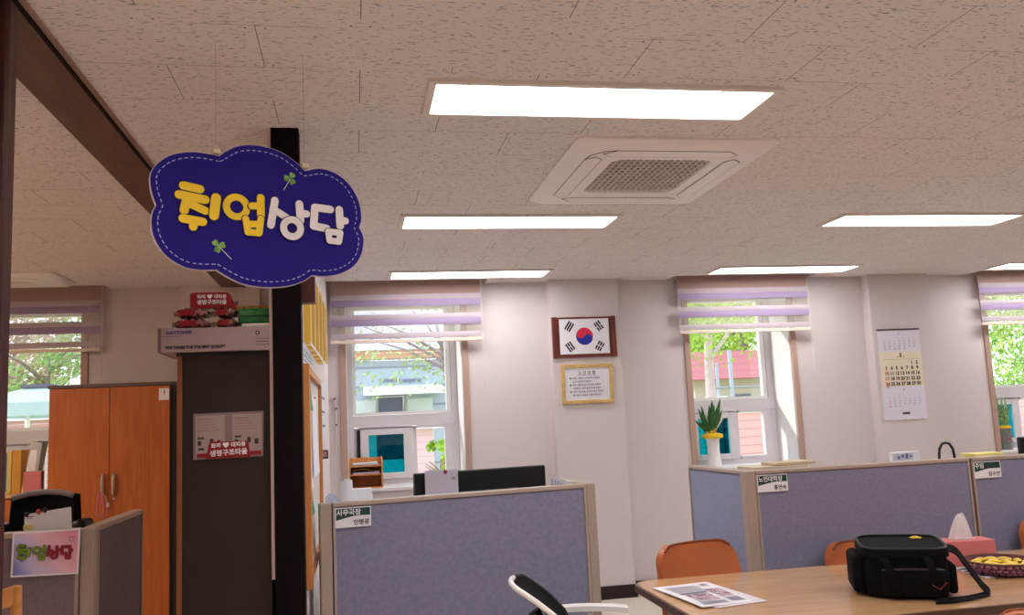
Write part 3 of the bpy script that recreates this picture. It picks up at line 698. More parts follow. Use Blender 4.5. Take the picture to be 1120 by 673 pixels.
MB().box(0, gw, 0, 0.12, 0, gh, 0.012, 3).build('pouch', blotch('green_wrap', [C(16, 70, 36), C(34, 120, 62), C(24, 92, 48)], 20, 0.3), gp, True)
MB().box(0.006, gw-0.004, -0.003, 0.004, gh*0.45, gh*0.52, 0.001).build('fold_line', plain('deep_green', C(10, 46, 26), 0.5), gp)
sp_ = MB(); sp_.box(-0.405, -0.305, 3.34, 3.5, 1.9125, 1.9235, 0.002); tag(sp_.build('paper_stack', m_offw), 'flat white sheet stack under the green pack', 'paper')
y0_ = atY(245, 336, 3.50)
yr = thing('yellow_ruler', 'yellow wooden measuring stick lying behind the green pack', 'ruler', (y0_.x, 3.44, 1.9245+gh+0.0005))
MB().box(0, 0.19, 0, 0.012, 0, 0.019, 0.001).build('stick', plain('yellow_stick', C(206, 166, 80), 0.5), yr)
o = MB()
for k in range(5): o.box(0.02+0.03*k, 0.024+0.03*k, -0.0006, 0.0, 0.004, 0.014)
o.build('marks', m_ink, yr)
# clear pouch fixed to the panel
pv = thing('towel_pouch', 'clear pouch of leaflets with a red label stuck on the dark cabinet panel', 'pouch', (-0.595, 3.356, 1.61))
a = [(v.x+0.595, v.z-1.61) for v in (atY(211.5, 503.5, 3.356), atY(288, 499, 3.356), atY(288.5, 449.5, 3.356), atY(211.5, 453, 3.356))]
MB().flat(a, F0, 0, 0.003).build('pouch', plain('clear_pouch', C(140, 120, 120), 0.25, var=0.06), pv)
cx, cz = sum(p[0] for p in a)/4, sum(p[1] for p in a)/4
for s0, s1 in ((0.03, 0.44), (0.55, 0.97)):
    def LP(u, v): return (a[3][0]+(a[2][0]-a[3][0])*u+(a[0][0]-a[3][0])*v, (a[3][1]*(1-u)+a[2][1]*u)*(1-v)+(a[0][1]*(1-u)+a[1][1]*u)*v)
    lf = MB().flat([LP(s0, 0.05), LP(s1, 0.05), LP(s1, 0.96), LP(s0, 0.96)], F0, 0.0032, 0.0006).build('leaflet', plain('leaflet_paper', C(164, 144, 144), 0.6), pv)
    o = MB(); w_ = s1-s0
    for k, (v0, v1) in enumerate(((0.12, 0.15), (0.19, 0.205), (0.25, 0.265), (0.31, 0.325), (0.37, 0.385))): o.flat([LP(s0+0.03, v1), LP(s0+w_*(0.55+0.07*k), v1), LP(s0+w_*(0.55+0.07*k), v0), LP(s0+0.03, v0)], F0, 0.004, 0.0003)
    o.build('print_lines', plain('faded_print', C(150, 112, 116), 0.7), lf)
    for (u0, u1, v0, v1) in ((0.08, 0.3, 0.52, 0.56), (0.5, 0.62, 0.56, 0.68), (0.08, 0.2, 0.6, 0.7), (0.75, 0.88, 0.6, 0.72), (0.1, 0.3, 0.75, 0.8)): o = MB(); o.flat([LP(s0+w_*u0, v1), LP(s0+w_*u1, v1), LP(s0+w_*u1, v0), LP(s0+w_*u0, v0)], F0, 0.004, 0.0003).build('picture', plain('dark_picture', C(60, 50, 40), 0.7), lf)
    MB().flat([LP(s0+0.02, 0.96), LP(s1-0.01, 0.96), LP(s1-0.01, 0.87), LP(s0+0.02, 0.87)], F0, 0.004, 0.0004).build('red_footer', m_red, lf)
rl = [(v.x+0.595, v.z-1.61) for v in (atY(225, 502.3, 3.35), atY(274, 499.6, 3.35), atY(271.5, 482, 3.35), atY(229, 483.5, 3.35))]
rb = MB().flat(rl, F0, 0.005, 0.001).build('red_label', m_red, pv)
rx, rz_ = sum(p[0] for p in rl)/4, sum(p[1] for p in rl)/4
ft = frame((rx, 0, rz_), (1, 0, 0.03), (-0.03, 0, 1))
o = MB().text('화재 ♥ 대피용', 0.019, ft, (0, 0.010), 0.0066, 0.0006, 'CENTER'); o.text('생명구조타올', 0.024, ft, (0, -0.019), 0.0066, 0.0007, 'CENTER'); o.build('lettering', m_paper, rb)

# orange wood cabinet by the window
wc = thing('wood_cabinet', 'orange wood two-door cabinet against the window wall at left', 'cabinet', (-2.16, 6.76, 0))
W = 0.855
MB().box(0, W, 0.02, 0.375, 0.0, 1.88, 0.002).build('body', plain('black_brown_carcass', C(26, 18, 20), 0.5), wc)
MB().box(-0.006, W+0.002, -0.008, 0.378, 1.88, 1.905, 0.003).build('top_board', m_cabtop, wc)
for x0, x1, hx in ((0.004, 0.411, 0.375), (0.415, 0.826, 0.448)):
    d = MB().box(x0, x1, 0, 0.02, 0.08, 1.877, 0.0015).build('door', m_cab, wc)
    MB().tube([(hx, -0.004, 1.11), (hx, -0.026, 1.125), (hx, -0.030, 1.18), (hx, -0.026, 1.235), (hx, -0.004, 1.25)], 0.0115, 10).build('handle', m_steel, d, True)
    if x0 > 0.2:
        MB().tube([(hx, -0.006, 1.078), (hx, 0.0, 1.078)], 0.008, 12).build('lock', m_steel, d)
        tg = MB().rect(x1-0.075, x1-0.004, 1.77, 1.855, frame((0, 0, 0)), 0.0005, 0.001).build('number_tag', m_paper, d)
        MB().text('1', 0.045, frame((0, 0, 0)), (x1-0.037, 1.812), 0.0018, 0.0012, 'CENTER').build('numeral', m_ink, tg)
lan = thing('key_lanyard', 'pink strap with keys hanging from the cabinet door handle', 'strap', (-1.785, 6.712, 1.13))
MB().tube([(-0.012, 0, 0.0), (-0.02, -0.004, -0.05), (-0.026, -0.004, -0.12), (-0.02, -0.004, -0.17), (0.012, -0.004, -0.17), (0.022, -0.004, -0.11), (0.012, -0.002, -0.04), (0.0, 0, 0.0)], 0.007, 8).build('strap', plain('pink_strap', C(190, 96, 116), 0.7), lan, True)
MB().tube([(0.0, -0.002, 0.004), (0.03, -0.004, -0.03), (0.045, -0.004, -0.08)], 0.003, 6).ball((0.048, -0.006, -0.09), 0.012, 0.006, 0.018).build('key_ring', m_steel, lan)

# low shelf by the window with files
ls = thing('low_shelf', 'low orange wood shelf under the left window with files on top', 'shelf', (-3.3, 6.78, 0))
MB().box(0, 1.10, 0.03, 0.40, 0, 1.12, 0.003).build('body', m_cab, ls)
MB().box(-0.008, 1.106, -0.008, 0.41, 1.12, 1.145, 0.004).build('top_board', wood('light_orange_top', C(206, 150, 96), C(218, 164, 110), (1, 12, 12)), ls)
for k in range(2): MB().box(0.01+0.545*k, 0.545+0.545*k, 0.01, 0.03, 0.08, 1.11, 0.002).build('door', m_cab, ls)
m_file = plain('yellow_file', C(206, 162, 66), 0.55, var=0.08)
xf = -2.455
for k, (w, h, tilt, col, lb) in enumerate(((0.03, 0.30, 0, C(204, 176, 100), 'pale yellow file box, leftmost of the row on the low shelf'), (0.06, 0.31, 0, C(196, 140, 50), 'broad ochre file box in the middle of the row on the low shelf'),
                                   (0.04, 0.37, 0.17, C(216, 184, 110), 'tall tan file leaning right on the low shelf'))):
    r = thing('file_box', lb, 'file', (xf, 6.845, 1.146), 0, 'file boxes on the low shelf')
    M = TR(0, 0, w*math.sin(tilt)) @ Matrix.Rotation(tilt, 4, 'Y')
    MB().box(0, w, 0, 0.24, 0, h, 0.003, M=M).build('cover', plain('file_%d' % k, col, 0.55, var=0.06), r)
    MB().box(0.008, w-0.008, 0.004, 0.236, h-0.004, h+0.002, M=M).build('pages', m_paper, r)
    xf += w+0.003
cf = thing('plastic_folder', 'clear white plastic folder leaning behind the pink box', 'folder', (-2.335, 6.838, 1.146), 0)
MB().flat([(-0.01, 0), (0.075, 0), (0.115, 0.355), (0.045, 0.365)], F0, 0, 0.012).build('sleeve', plain('frosted_sleeve', C(232, 230, 232), 0.5, trans=0.6), cf)
MB().flat([(0.0, 0.01), (0.06, 0.01), (0.09, 0.3), (0.045, 0.31)], F0, 0.0125, 0.002).build('sheets', m_paper, cf)
pb = thing('pink_box', 'small pink box standing on the low shelf behind the black chair', 'box', (-2.315, 6.755, 1.146))
MB().box(0, 0.118, 0, 0.06, 0, 0.155, 0.003).build('body', plain('dusty_pink', C(190, 106, 108), 0.6), pb)
MB().text('Memo', 0.018, F0, (0.062, 0.02), 0.0014, 0.0, 'CENTER').build('lettering', m_offw, pb) if False else None
yb = MB(); yb.box(-2.62, -2.52, 6.84, 6.95, 1.1455, 1.175, 0.012, 3); tag(yb.build('yellow_case', m_yel, None, True), 'small yellow case at the left end of the low shelf', 'case')
nb = MB().surf(lambda u, v: Vector((-2.62+0.115*u, 6.87+0.04*v, 1.1755+0.05*math.sin(PI*min(1, 0.1+u*0.9))*(0.6+0.4*v)+0.012*math.sin(9*u))), 10, 4, 0.012)
tag(nb.build('folded_cloth', blotch('navy_white_cloth', [C(20, 26, 66), C(20, 26, 66), C(230, 230, 240)], 14), None, True), 'navy and white folded cloth on the yellow case', 'cloth')

# black swivel chair of the left room
bc = thing('office_chair', 'black swivel chair with arms behind the left partition', 'chair', (-1.53, 4.75, -0.0))
MB().surf(lambda u, v: Vector(((u-0.5)*(0.33-0.05*v*v), 0.035*(2*u-1)**2*-1+0.02*v, 0.60+0.665*v-0.02*(2*u-1)**2*v)), 14, 14, 0.05).build('backrest', m_blkfab, bc, True)
MB().tube([(-0.14, -0.02, 1.245), (-0.07, 0.0, 1.262), (0, 0.01, 1.267), (0.07, 0.0, 1.262), (0.14, -0.02, 1.245)], 0.014, 8).build('top_rim', plain('grey_plastic', C(120, 112, 120), 0.35), bc, True)
MB().box(-0.24, 0.24, -0.30, 0.18, 0.46, 0.54, 0.03, 3).build('seat', m_blkfab, bc, True)
for sg in (-1, 1):
    MB().tube([(sg*0.17, 0.02, 0.54), (sg*0.19, 0.0, 0.62), (sg*0.19, 0.0, 1.04), (sg*0.18, 0.0, 1.07)], 0.022, 10).build('arm_post', m_black, bc, True)
    MB().box(sg*0.185-0.034, sg*0.185+0.034, -0.09, 0.08, 1.065, 1.125, 0.024, 3).build('armrest', m_black, bc, True)
MB().tube([(0, -0.05, 0.1), (0, -0.05, 0.47)], 0.028, 12).build('gas_lift', m_steel, bc)
for k in range(5):
    a = 2*PI*k/5; e = (0.3*math.cos(a), -0.05+0.3*math.sin(a))
    lg = MB().tube([(0, -0.05, 0.11), (e[0], e[1], 0.075)], [0.026, 0.016], 8).build('base_leg', m_black, bc, True)
    MB().lathe([(0.0, -0.025), (0.025, -0.025), (0.028, 0), (0.025, 0.025), (0.0, 0.025)], (e[0], e[1], 0.0285), 12).build('caster', m_black, lg, True)
# paper clipped behind the left partition
pp = thing('paper_sheet', 'white sheet with pins standing up behind the left partition', 'paper', (-1.15, 3.548, 1.10))
q = [(v.x+1.15, v.z-1.10) for v in (atY(26.5, 585, 3.55), atY(79, 580, 3.55), atY(78, 554.5, 3.55), atY(27.5, 563, 3.55))]
MB().flat(q, F0, 0, 0.0015).build('sheet', m_paper, pp)
for k, (x_, y_) in enumerate(((30, 562.5), (43, 559.5), (50, 557.5))):
    v = atY(x_, y_, 3.55); o = MB(); o.ball((v.x+1.15, -0.006, v.z-1.10), 0.009, 0.007, 0.009, 2); o.box(v.x+1.15-0.004, v.x+1.15+0.004, -0.004, 0.003, v.z-1.10-0.012, v.z-1.10)
    o.build('pin', m_red_ink if k == 1 else m_ink, pp, True)
v = atY(34, 565, 3.55); MB().rect(v.x+1.15-0.012, v.x+1.15+0.012, v.z-1.10-0.003, v.z-1.10, F0, 0.002, 0.0004).rect(v.x+1.15-0.012, v.x+1.15+0.006, v.z-1.10-0.008, v.z-1.10-0.006, F0, 0.002, 0.0004).build('print', m_gray_ink, pp)
MB().rect(q[0][0]-0.002, q[0][0]+0.03, 0.10, 0.118, F0, 0.002, 0.0006).build('yellow_note', plain('pale_yellow_note', C(214, 200, 130), 0.7), pp)
# curved ladder-back wooden chair
wd = thing('wooden_chair', 'orange wooden ladder-back chair at the lower left edge', 'chair', (-1.228, 2.98, 0.0), 0.0)
m_wch = wood('honey_wood', C(196, 126, 64), C(216, 148, 84), (2, 8, 8), 0.35)
for sg in (-1, 1):
    MB().tube([(sg*0.19, 0.0, 0.0), (sg*0.19, 0.02, 0.45), (sg*0.2, -0.0, 0.8), (sg*0.205, -0.03, 1.09)], [0.018, 0.02, 0.018, 0.016], 10).build('leg', m_wch, wd, True)
    MB().tube([(sg*0.2, 0.42, 0.0), (sg*0.2, 0.42, 0.44)], 0.02, 10).build('leg', m_wch, wd, True)
MB().box(-0.23, 0.23, -0.01, 0.45, 0.44, 0.475, 0.012, 3).build('seat', m_wch, wd, True)
for z, dz in ((1.05, 0.055), (0.975, 0.035), (0.91, 0.035), (0.845, 0.035), (0.78, 0.035)):
    MB().surf(lambda u, v: Vector(((u-0.5)*0.41, -0.02-0.055*(1-(2*u-1)**2)-0.01*v, z-0.035+dz*v+0.025*(2*u-1)**2)), 14, 2, 0.014).build('slat', m_wch, wd, True)

# ================================================================== RIGHT FACE OF THE MIDDLE WALL
FXW = lambda y, z, x=-0.205: frame((x, y, z), (0, 1, 0), (0, 0, 1))       # faces +X
cb = thing('notice_board', 'wood framed notice board seen edge-on beside the dark column', 'board', (-0.205, 3.46, 0.92))
o = MB(); o.box(0, 0.036, 0, 0.045, 0, 0.855, 0.002); o.build('frame', m_org, cb)
o = MB(); o.box(0, 0.03, 1.40, 1.44, 0, 0.855); o.box(0, 0.03, 0.045, 1.40, 0, 0.03); o.box(0, 0.03, 0.045, 1.40, 0.825, 0.855); o.build('frame', m_org, cb)
MB().box(0, 0.012, 0.045, 1.40, 0.03, 0.825).build('panel', plain('pinboard', C(206, 200, 196), 0.8), cb)
m_teal = plain('teal_paper', C(40, 146, 112), 0.7)
for k, (y, z, w, h, mt, lb) in enumerate(((3.56, 1.60, 0.45, 0.13, m_teal, 'upper teal sheet pinned on the notice board'), (3.56, 1.27, 0.35, 0.31, m_paper, 'white sheet pinned below the upper teal sheet on the notice board'),
                                  (4.1, 1.30, 0.5, 0.38, m_paper, 'white sheet pinned toward the far end of the notice board'), (3.6, 1.16, 0.4, 0.09, m_teal, 'lower teal sheet pinned on the notice board'),
                                  (3.56, 0.97, 0.5, 0.17, plain('beige_sheet', C(206, 180, 160), 0.7), 'beige sheet pinned at the bottom of the notice board'))):
    r = thing('notice_sheet', lb, 'notice', (-0.192, y, z), 0, 'sheets on the notice board'); f = frame((0, 0, 0), (0, 1, 0), (0, 0, 1))
    MB().surf(lambda u, v: Vector((0.001+0.012*(1-v)**2*math.sin(PI*u*0.5+0.4), w*u, h*v)), 6, 6, 0.001).build('sheet', mt, r, True)
    MB().ball((0.006, w/2, h-0.012), 0.005).build('pin', m_red_ink, r)
r = thing('paper_banner', 'yellow pleated paper banner hanging on the wall right of the dark column', 'banner', (-0.203, 3.72, 1.885))
m_yp = plain('yellow_paper', C(226, 180, 60), 0.6, trans=0.1); m_yp2 = plain('pale_yellow_paper', C(246, 232, 176), 0.6, trans=0.1)
for k in range(16):
    y_ = 0.02+1.5*k/16; h_ = 0.36-0.04*k/16
    M = TR(0.001, y_, 0)
    MB().box(0, 0.020+0.0022*k, -0.006, 0.006, 0, h_, M=M).build('pleat', m_yp2 if k % 3 == 2 else m_yp, r)
MB().surf(lambda u, v: Vector((0.03+0.02*u, 1.5*u, -0.014+0.012*v)), 12, 1, 0.002).build('white_hem', m_paper, r)
for y, z, w, h, lb in ((3.62, 1.79, 0.85, 0.085, 'long white notice between the yellow banner and the notice board'), (5.0, 1.45, 1.2, 0.36, 'large pale blue notice on the far part of the middle wall')):
    r = thing('wall_notice', lb, 'notice', (-0.2045, y, z)); f = frame((0, 0, 0), (0, 1, 0), (0, 0, 1))
    MB().rect(0, w, 0, h, f, 0, 0.004).build('sheet', plain('pale_blue_sheet', C(206, 214, 226), 0.6), r)
    o = MB()
    for k in range(3): o.rect(0.05, w-0.05, h*(0.2+0.25*k), h*(0.24+0.25*k), f, 0.0045, 0.0005)
    o.build('print', m_gray_ink, r)
v = atY(355, 497, 5.2)
r = thing('photo_frame', 'tiny dark red framed photo sticking out from the middle wall', 'photo frame', (-0.203, 5.15, v.z-0.025))
MB().box(0, 0.05, 0, 0.025, 0, 0.05, 0.002).build('frame', plain('maroon_lacquer', C(70, 22, 24), 0.3), r)
MB().box(0.008, 0.042, -0.0015, 0.0, 0.01, 0.042).build('picture', blotch('tiny_photo', [C(40, 20, 24), C(196, 150, 150), C(90, 40, 44)], 90), r)
r = thing('white_cable', 'white cable loop pinned on the wall left of the window with the letter tray', 'cable', (0, 7.27, 0))
q = [atY(x_, y_, 7.262) for x_, y_ in ((357, 437), (366, 436.5), (367.5, 447), (368, 465), (367.5, 495))]
MB().tube([(p.x, 0, p.z) for p in q], 0.005, 8).build('lead', m_offw, r, True)
o = MB()
for p in (q[1], q[2], q[3]): o.box(p.x-0.009, p.x+0.009, -0.01, 0.005, p.z-0.007, p.z+0.007, 0.002)
o.build('cable_clip', plain('brown_clip', C(120, 84, 72), 0.5), r)

# ================================================================== WALL ITEMS
fg = thing('framed_flag', 'framed white flag with a red and blue circle in a mahogany frame', 'flag', (1.945, 7.159, 2.178))
TILT = math.radians(-0.6)
w, h = 0.56, 0.345
MB().box(-w/2, w/2, -0.018, 0, -h/2+0.0, h/2, 0.002).build('backboard', m_maroon, fg)
for sg in (-1, 1): MB().box(sg*(w/2-0.022)-0.022, sg*(w/2-0.022)+0.022, -0.028, -0.018, -h/2-0.003, h/2+0.003, 0.004).build('side_bar', m_maroon, fg)
fw, fh = 0.435, 0.30
ff = frame((0, -0.018, 0.006))
MB().rect(-fw/2, fw/2, -fh/2, fh/2, ff, 0, 0.002).build('flag_sheet', m_paper, fg)
th = -math.atan2(2, 3); R = fh*0.25
def arc(c, r_, a0, a1, n=18): return [(c[0]+r_*math.cos(a0+(a1-a0)*k/n), c[1]+r_*math.sin(a0+(a1-a0)*k/n)) for k in range(n+1)]
dx, dz = math.cos(th), math.sin(th)
mid = arc((-dx*R/2, -dz*R/2), R/2, th+PI, th+2*PI)+arc((dx*R/2, dz*R/2), R/2, th+PI, th, 18)[1:]
MB().flat(arc((0, 0), R, th, th+PI)[:-1]+mid[:-1], ff, 0.0022, 0.0006).build('red_half', plain('flag_red', C(214, 40, 72), 0.6), fg)
MB().flat(arc((0, 0), R, th+2*PI, th+PI)[:-1]+mid[:-1], ff, 0.0022, 0.0006).build('blue_half', plain('flag_blue', C(30, 44, 150), 0.6), fg)
for (sx, sz), pat in (((-1, 1), (0, 0, 0)), ((1, 1), (1, 0, 1)), ((-1, -1), (0, 1, 0)), ((1, -1), (1, 1, 1))):
    ang = math.atan2(sz*2, sx*3); d = (math.cos(ang), math.sin(ang)); n_ = (-d[1], d[0])
    L_, bw, gap = fh*0.27, fh*0.046, fh*0.023; o = MB()
    for k, br in enumerate(pat):
        r0 = fh*0.25*1.72+k*(bw+gap)
        for a_, b_ in (((-L_/2, -L_*0.04), (L_*0.04, L_/2)) if br else ((-L_/2, L_/2),)):
            o.flat([(d[0]*rr+n_[0]*t_, d[1]*rr+n_[1]*t_) for rr, t_ in ((r0, a_), (r0, b_), (r0+bw, b_), (r0+bw, a_))], ff, 0.0022, 0.0006)
    o.build('trigram', m_ink, fg)
MB().tube([(-0.008, -0.006, h/2+0.002), (0, -0.006, h/2+0.016), (0.008, -0.006, h/2+0.002)], 0.003, 6).build('hook', m_gold, fg)

ct = thing('framed_certificate', 'gold framed printed text hanging below the framed flag', 'certificate', (1.95, 7.159, 1.78), 0)
w, h = 0.452, 0.333; b = 0.03
o = MB(); o.box(-w/2, w/2, -0.02, 0, h/2-b, h/2, 0.003); o.box(-w/2, w/2, -0.02, 0, -h/2, -h/2+b, 0.003); o.box(-w/2, -w/2+b, -0.02, 0, -h/2+b, h/2-b, 0.003); o.box(w/2-b, w/2, -0.02, 0, -h/2+b, h/2-b, 0.003); o.build('frame', m_gold, ct)
MB().box(-w/2+b, w/2-b, -0.008, 0, -h/2+b, h/2-b).build('backing', m_white, ct)
fc = frame((0, -0.0085, 0))
MB().rect(-w/2+b+0.012, w/2-b-0.012, -h/2+b+0.012, h/2-b-0.012, fc, 0, 0.001).build('sheet', plain('pale_sheet', C(224, 222, 230), 0.7, var=0.02), ct)
o = MB().text('노 인 강 령', 0.034, fc, (0, 0.082), 0.002, 0.0003, 'CENTER'); o.rect(-0.085, 0.085, 0.072, 0.074, fc, 0.0012, 0.0004)
for k, s_ in enumerate(('● 우리는 가정이나 사회에서 존경받는', '노인이 되도록 노력한다', '● 우리는 경로효친의 윤리관과 전통적', '가족제도가 유지 발전되도록 힘쓴다', '● 우리는 청소년을 선도하고 젊은 세대에', '봉사하며 사회정의 구현에 앞장선다')):
    o.text(s_, 0.0185, fc, (-0.155 if k % 2 == 0 else -0.13, 0.042-0.0285*k), 0.002, 0.0002, sx=0.92)
o.build('lettering', m_ink, ct)
MB().tube([(-0.006, -0.006, h/2), (0, -0.006, h/2+0.012), (0.006, -0.006, h/2)], 0.0025, 6).build('hook', m_gold, ct)

ca = thing('wall_calendar', 'three-month wall calendar with large May numerals hanging by the right window', 'calendar', (4.70, 7.158, 1.345))
w, h = 0.425, 0.825
fcal = frame((0, 0, 0), (1, 0, 0.0), (0, 0, 1))
MB().box(0, w, -0.006, 0, 0, h-0.012, 0.001).build('sheets', plain('pale_lilac_sheet', C(222, 216, 232), 0.75, var=0.02), ca)
MB().box(-0.002, w+0.002, -0.012, 0, h-0.014, h+0.0, 0.002).build('top_strip', plain('dark_metal_strip', C(70, 60, 64), 0.4), ca)
MB().tube([(w/2-0.01, -0.004, h), (w/2, -0.004, h+0.012), (w/2+0.01, -0.004, h)], 0.002, 6).build('hanger', m_steel, ca)
fcd = frame((0, -0.0062, 0))
mp_ = MB().rect(0, w, 0.30, 0.615, fcd, 0, 0.0008).build('current_month', plain('cream_sheet', C(232, 220, 196), 0.75, var=0.02), ca)
def grid(first, days, x0, z0, dx_, dz_, size, bold, d0, par, mat1, mat2):
    A, B = MB(), MB(); c = first; row = 0
    for d in range(1, days+1):
        col = c % 7; rr = min(c//7, 4)
        if c//7 == 5: rr = 4
        body = str(d)
        (B if col == 0 else A).text(body, size if not (c//7 == 5) else size*0.6, fcd, (x0+dx_*col, z0-dz_*rr+(0 if c//7 < 5 else -size*0.4)), d0, bold, 'CENTER'); c += 1
    A.build('numerals', mat1, par); B.build('numerals', mat2, par)
grid(5, 31, 0.058, 0.50, 0.052, 0.0475, 0.042, 0.0018, 0.0016, mp_, m_ink, m_red_ink)
MB().text('. 5 .', 0.05, fcd, (w/2, 0.565), 0.0016, 0.002, 'CENTER').rect(0.03, w-0.03, 0.545, 0.5465, fcd, 0.001, 0.0004).build('numerals', m_ink, mp_)
grid(3, 30, 0.062, 0.73, 0.05, 0.024, 0.02, 0.0, 0.001, ca, m_gray_ink, m_red_ink)
grid(1, 30, 0.062, 0.21, 0.05, 0.024, 0.02, 0.0, 0.001, ca, m_gray_ink, m_red_ink)
o = MB().text('4', 0.03, fcd, (w/2, 0.765), 0.001, 0.0004, 'CENTER'); o.text('6', 0.03, fcd, (w/2, 0.26), 0.001, 0.0004, 'CENTER'); o.build('numerals', m_gray_ink, ca)
o = MB(); o.rect(w/2-0.035, w/2+0.04, 0.045, 0.066, fcd, 0, 0.0006); o.build('maker_mark', plain('dark_mark', C(70, 70, 84), 0.6), ca)

# ================================================================== BEHIND THE MIDDLE PARTITION
def desk(name, label, x0, x1, y0, y1, rz=0.0, o_=(0, 0, 0)):
    r = thing(name, label, 'desk', o_, rz); m_d = plain('grey_desk_top', C(190, 182, 178), 0.5)
    MB().box(x0, x1, y0, y1, 0.70, 0.73, 0.004).build('desktop', m_d, r)
    for x in (x0+0.03, x1-0.05): MB().box(x, x+0.02, y0+0.05, y1-0.05, 0, 0.70).build('side_panel', m_palu, r)
    return r
desk('office_desk', 'grey office desk hidden behind the middle partition', 0.12, 1.18, 0.1, 0.95, A1, O1)
mo = thing('computer_monitor', 'wide black monitor seen from behind above the middle partition', 'monitor', O1+RZ(A1) @ Vector((0.90, 0.72, 0.731)), A1)
v0, v1 = atY(452, 525, 4.75), atY(602, 508, 4.75)
mw = 0.745
MB().box(-mw/2, mw/2, -0.02, 0.02, 0.10, 0.527, 0.008).build('housing', m_black, mo)
MB().box(-0.20, 0.20, -0.045, -0.02, 0.18, 0.42, 0.012).build('rear_bulge', m_black, mo)
MB().box(-mw/2+0.012, mw/2-0.012, 0.02, 0.022, 0.115, 0.512).build('screen', plain('dark_screen', C(8, 8, 12), 0.15), mo)
MB().tube([(0, 0.0, 0.01), (0, -0.0, 0.2)], 0.022, 12).build('stand', m_black, mo)
MB().box(-0.13, 0.13, -0.09, 0.11, 0, 0.014, 0.006).build('foot', m_black, mo)
pr_ = thing('paper_sheet', 'white sheet held by a red pin on the back of the black monitor', 'paper', O1+RZ(A1) @ Vector((0.665, 0.665, 1.055)), A1)
MB().rect(-0.09, 0.09, 0, 0.215, F0, 0, 0.0012).build('sheet', plain('lilac_white_paper', C(206, 200, 214), 0.8), pr_)
MB().ball((0.02, -0.009, 0.205), 0.011, 0.008, 0.011).lathe([(0.004, -0.006), (0.006, 0.0), (0.004, 0.006)], (0.02, -0.015, 0.205), 10).build('pin', plain('red_pin', C(150, 30, 50), 0.35), pr_, True)
MB().rect(0.052, 0.078, 0.168, 0.173, F0, 0.0014, 0.0004).rect(0.055, 0.076, 0.16, 0.163, F0, 0.0014, 0.0004).build('print', m_gray_ink, pr_)
r = thing('grid_sheet', 'white grid-printed sheet corner showing behind the right end of the middle partition', 'paper', O1+RZ(A1) @ Vector((1.19, 0.44, 1.0)), A1-PI/2)
fg_ = frame((0, 0, 0))
MB().flat([(0, 0), (0.34, 0), (0.34, 0.19), (0, 0.226)], fg_, 0, 0.0015).build('sheet', m_paper, r)
o = MB()
for k in range(7): o.rect(0.02+0.04*k, 0.05+0.04*k, 0.165, 0.205-0.005*k, fg_, 0.0017, 0.0004)
o.build('print', plain('pale_grey_blue_print', C(190, 196, 214), 0.7), r)
# letter tray on the sill
lt = thing('letter_tray', 'orange wooden letter tray with papers on the window sill', 'letter tray', (-0.055, 7.30, 1.0045))
w, d, h = 0.275, 0.26, 0.235
for x in (0, w-0.012): MB().prism([(x, 0, 0), (x, d, 0), (x, d, h+0.01), (x, 0.06, h+0.01), (x, 0, h-0.035)], (0.012, 0, 0)).build('side_panel', m_org, lt)
MB().box(0.012, w-0.012, d-0.01, d, 0, h+0.005).build('back_panel', m_org, lt)
for z in (0.0, 0.105, 0.175): MB().box(0.012, w-0.012, 0.004, d-0.01, z, z+0.009).build('shelf', m_org, lt)
def papers(x, y, z, w_, d_, hh, rz, mat, label):
    r = thing('paper_stack', label, 'papers', (x, y, z), rz, 'papers in the letter tray'); n = 4
    MB().box(0, w_, 0, d_, 0, hh*0.6, 0.001).build('sheets', mat, r); MB().surf(lambda u, v: Vector((w_*u, d_*v, hh*0.6+0.001+0.006*u*u)), 6, 2, 0.001).build('top_sheet', m_paper, r, True)
papers(-0.02, 7.325, 1.0045+0.186, 0.20, 0.19, 0.022, 0.03, plain('pale_blue_papers', C(190, 204, 220), 0.8), 'blue-white papers on the top level of the letter tray')
papers(-0.025, 7.325, 1.0045+0.1155, 0.215, 0.19, 0.02, -0.02, plain('lilac_papers', C(196, 176, 206), 0.8), 'lilac papers on the middle level of the letter tray')
r = MB().surf(lambda u, v: Vector((-0.02+0.15*u, 7.33+0.17*v, 1.0045+0.144+0.014*math.sin(PI*u))), 8, 2, 0.005); tag(r.build('paper_folder', plain('ochre_folder', C(150, 104, 40), 0.6), None, True), 'ochre folder lying on the lilac papers in the letter tray', 'folder')
# small drawer unit with white desk things near the left post
du = thing('drawer_unit', 'small white drawer unit hidden behind the left end of the middle partition', 'drawer unit', O1+RZ(A1) @ Vector((0.01, 0.13, 0.731)), A1)
MB().box(0, 0.30, 0, 0.26, 0, 0.42, 0.004).build('body', m_white, du)
for k in range(3): MB().box(0.01, 0.29, 0.26, 0.268, 0.02+0.135*k, 0.145+0.135*k, 0.003).build('drawer', m_white, du)
ch = thing('card_holder', 'white card holder above the left end of the middle partition', 'card holder', O1+RZ(A1) @ Vector((0.10, 0.20, 1.152)), A1)
MB().box(-0.025, 0.11, 0, 0.05, 0, 0.085, 0.004).build('tray', plain('bright_white', C(236, 240, 246), 0.5), ch)
MB().surf(lambda u, v: Vector((-0.035+0.055*u, 0.008-0.018*math.sin(PI*u), 0.02+0.105*v+0.01*math.sin(PI*u))), 8, 2, 0.004).build('curled_card', m_paper, ch, True)
cl = thing('plastic_sleeve', 'crumpled clear plastic sleeve beside the white card holder', 'sleeve', O1+RZ(A1) @ Vector((0.02, 0.22, 1.152)), A1)
MB().surf(lambda u, v: Vector((-0.02+0.075*u, 0.012*math.sin(7*u+2*v), 0.075*v*(0.75+0.25*math.sin(5*u)))), 10, 4, 0.002).build('film', sheer('blue_clear_film', C(206, 216, 232), 0.35), cl, True)

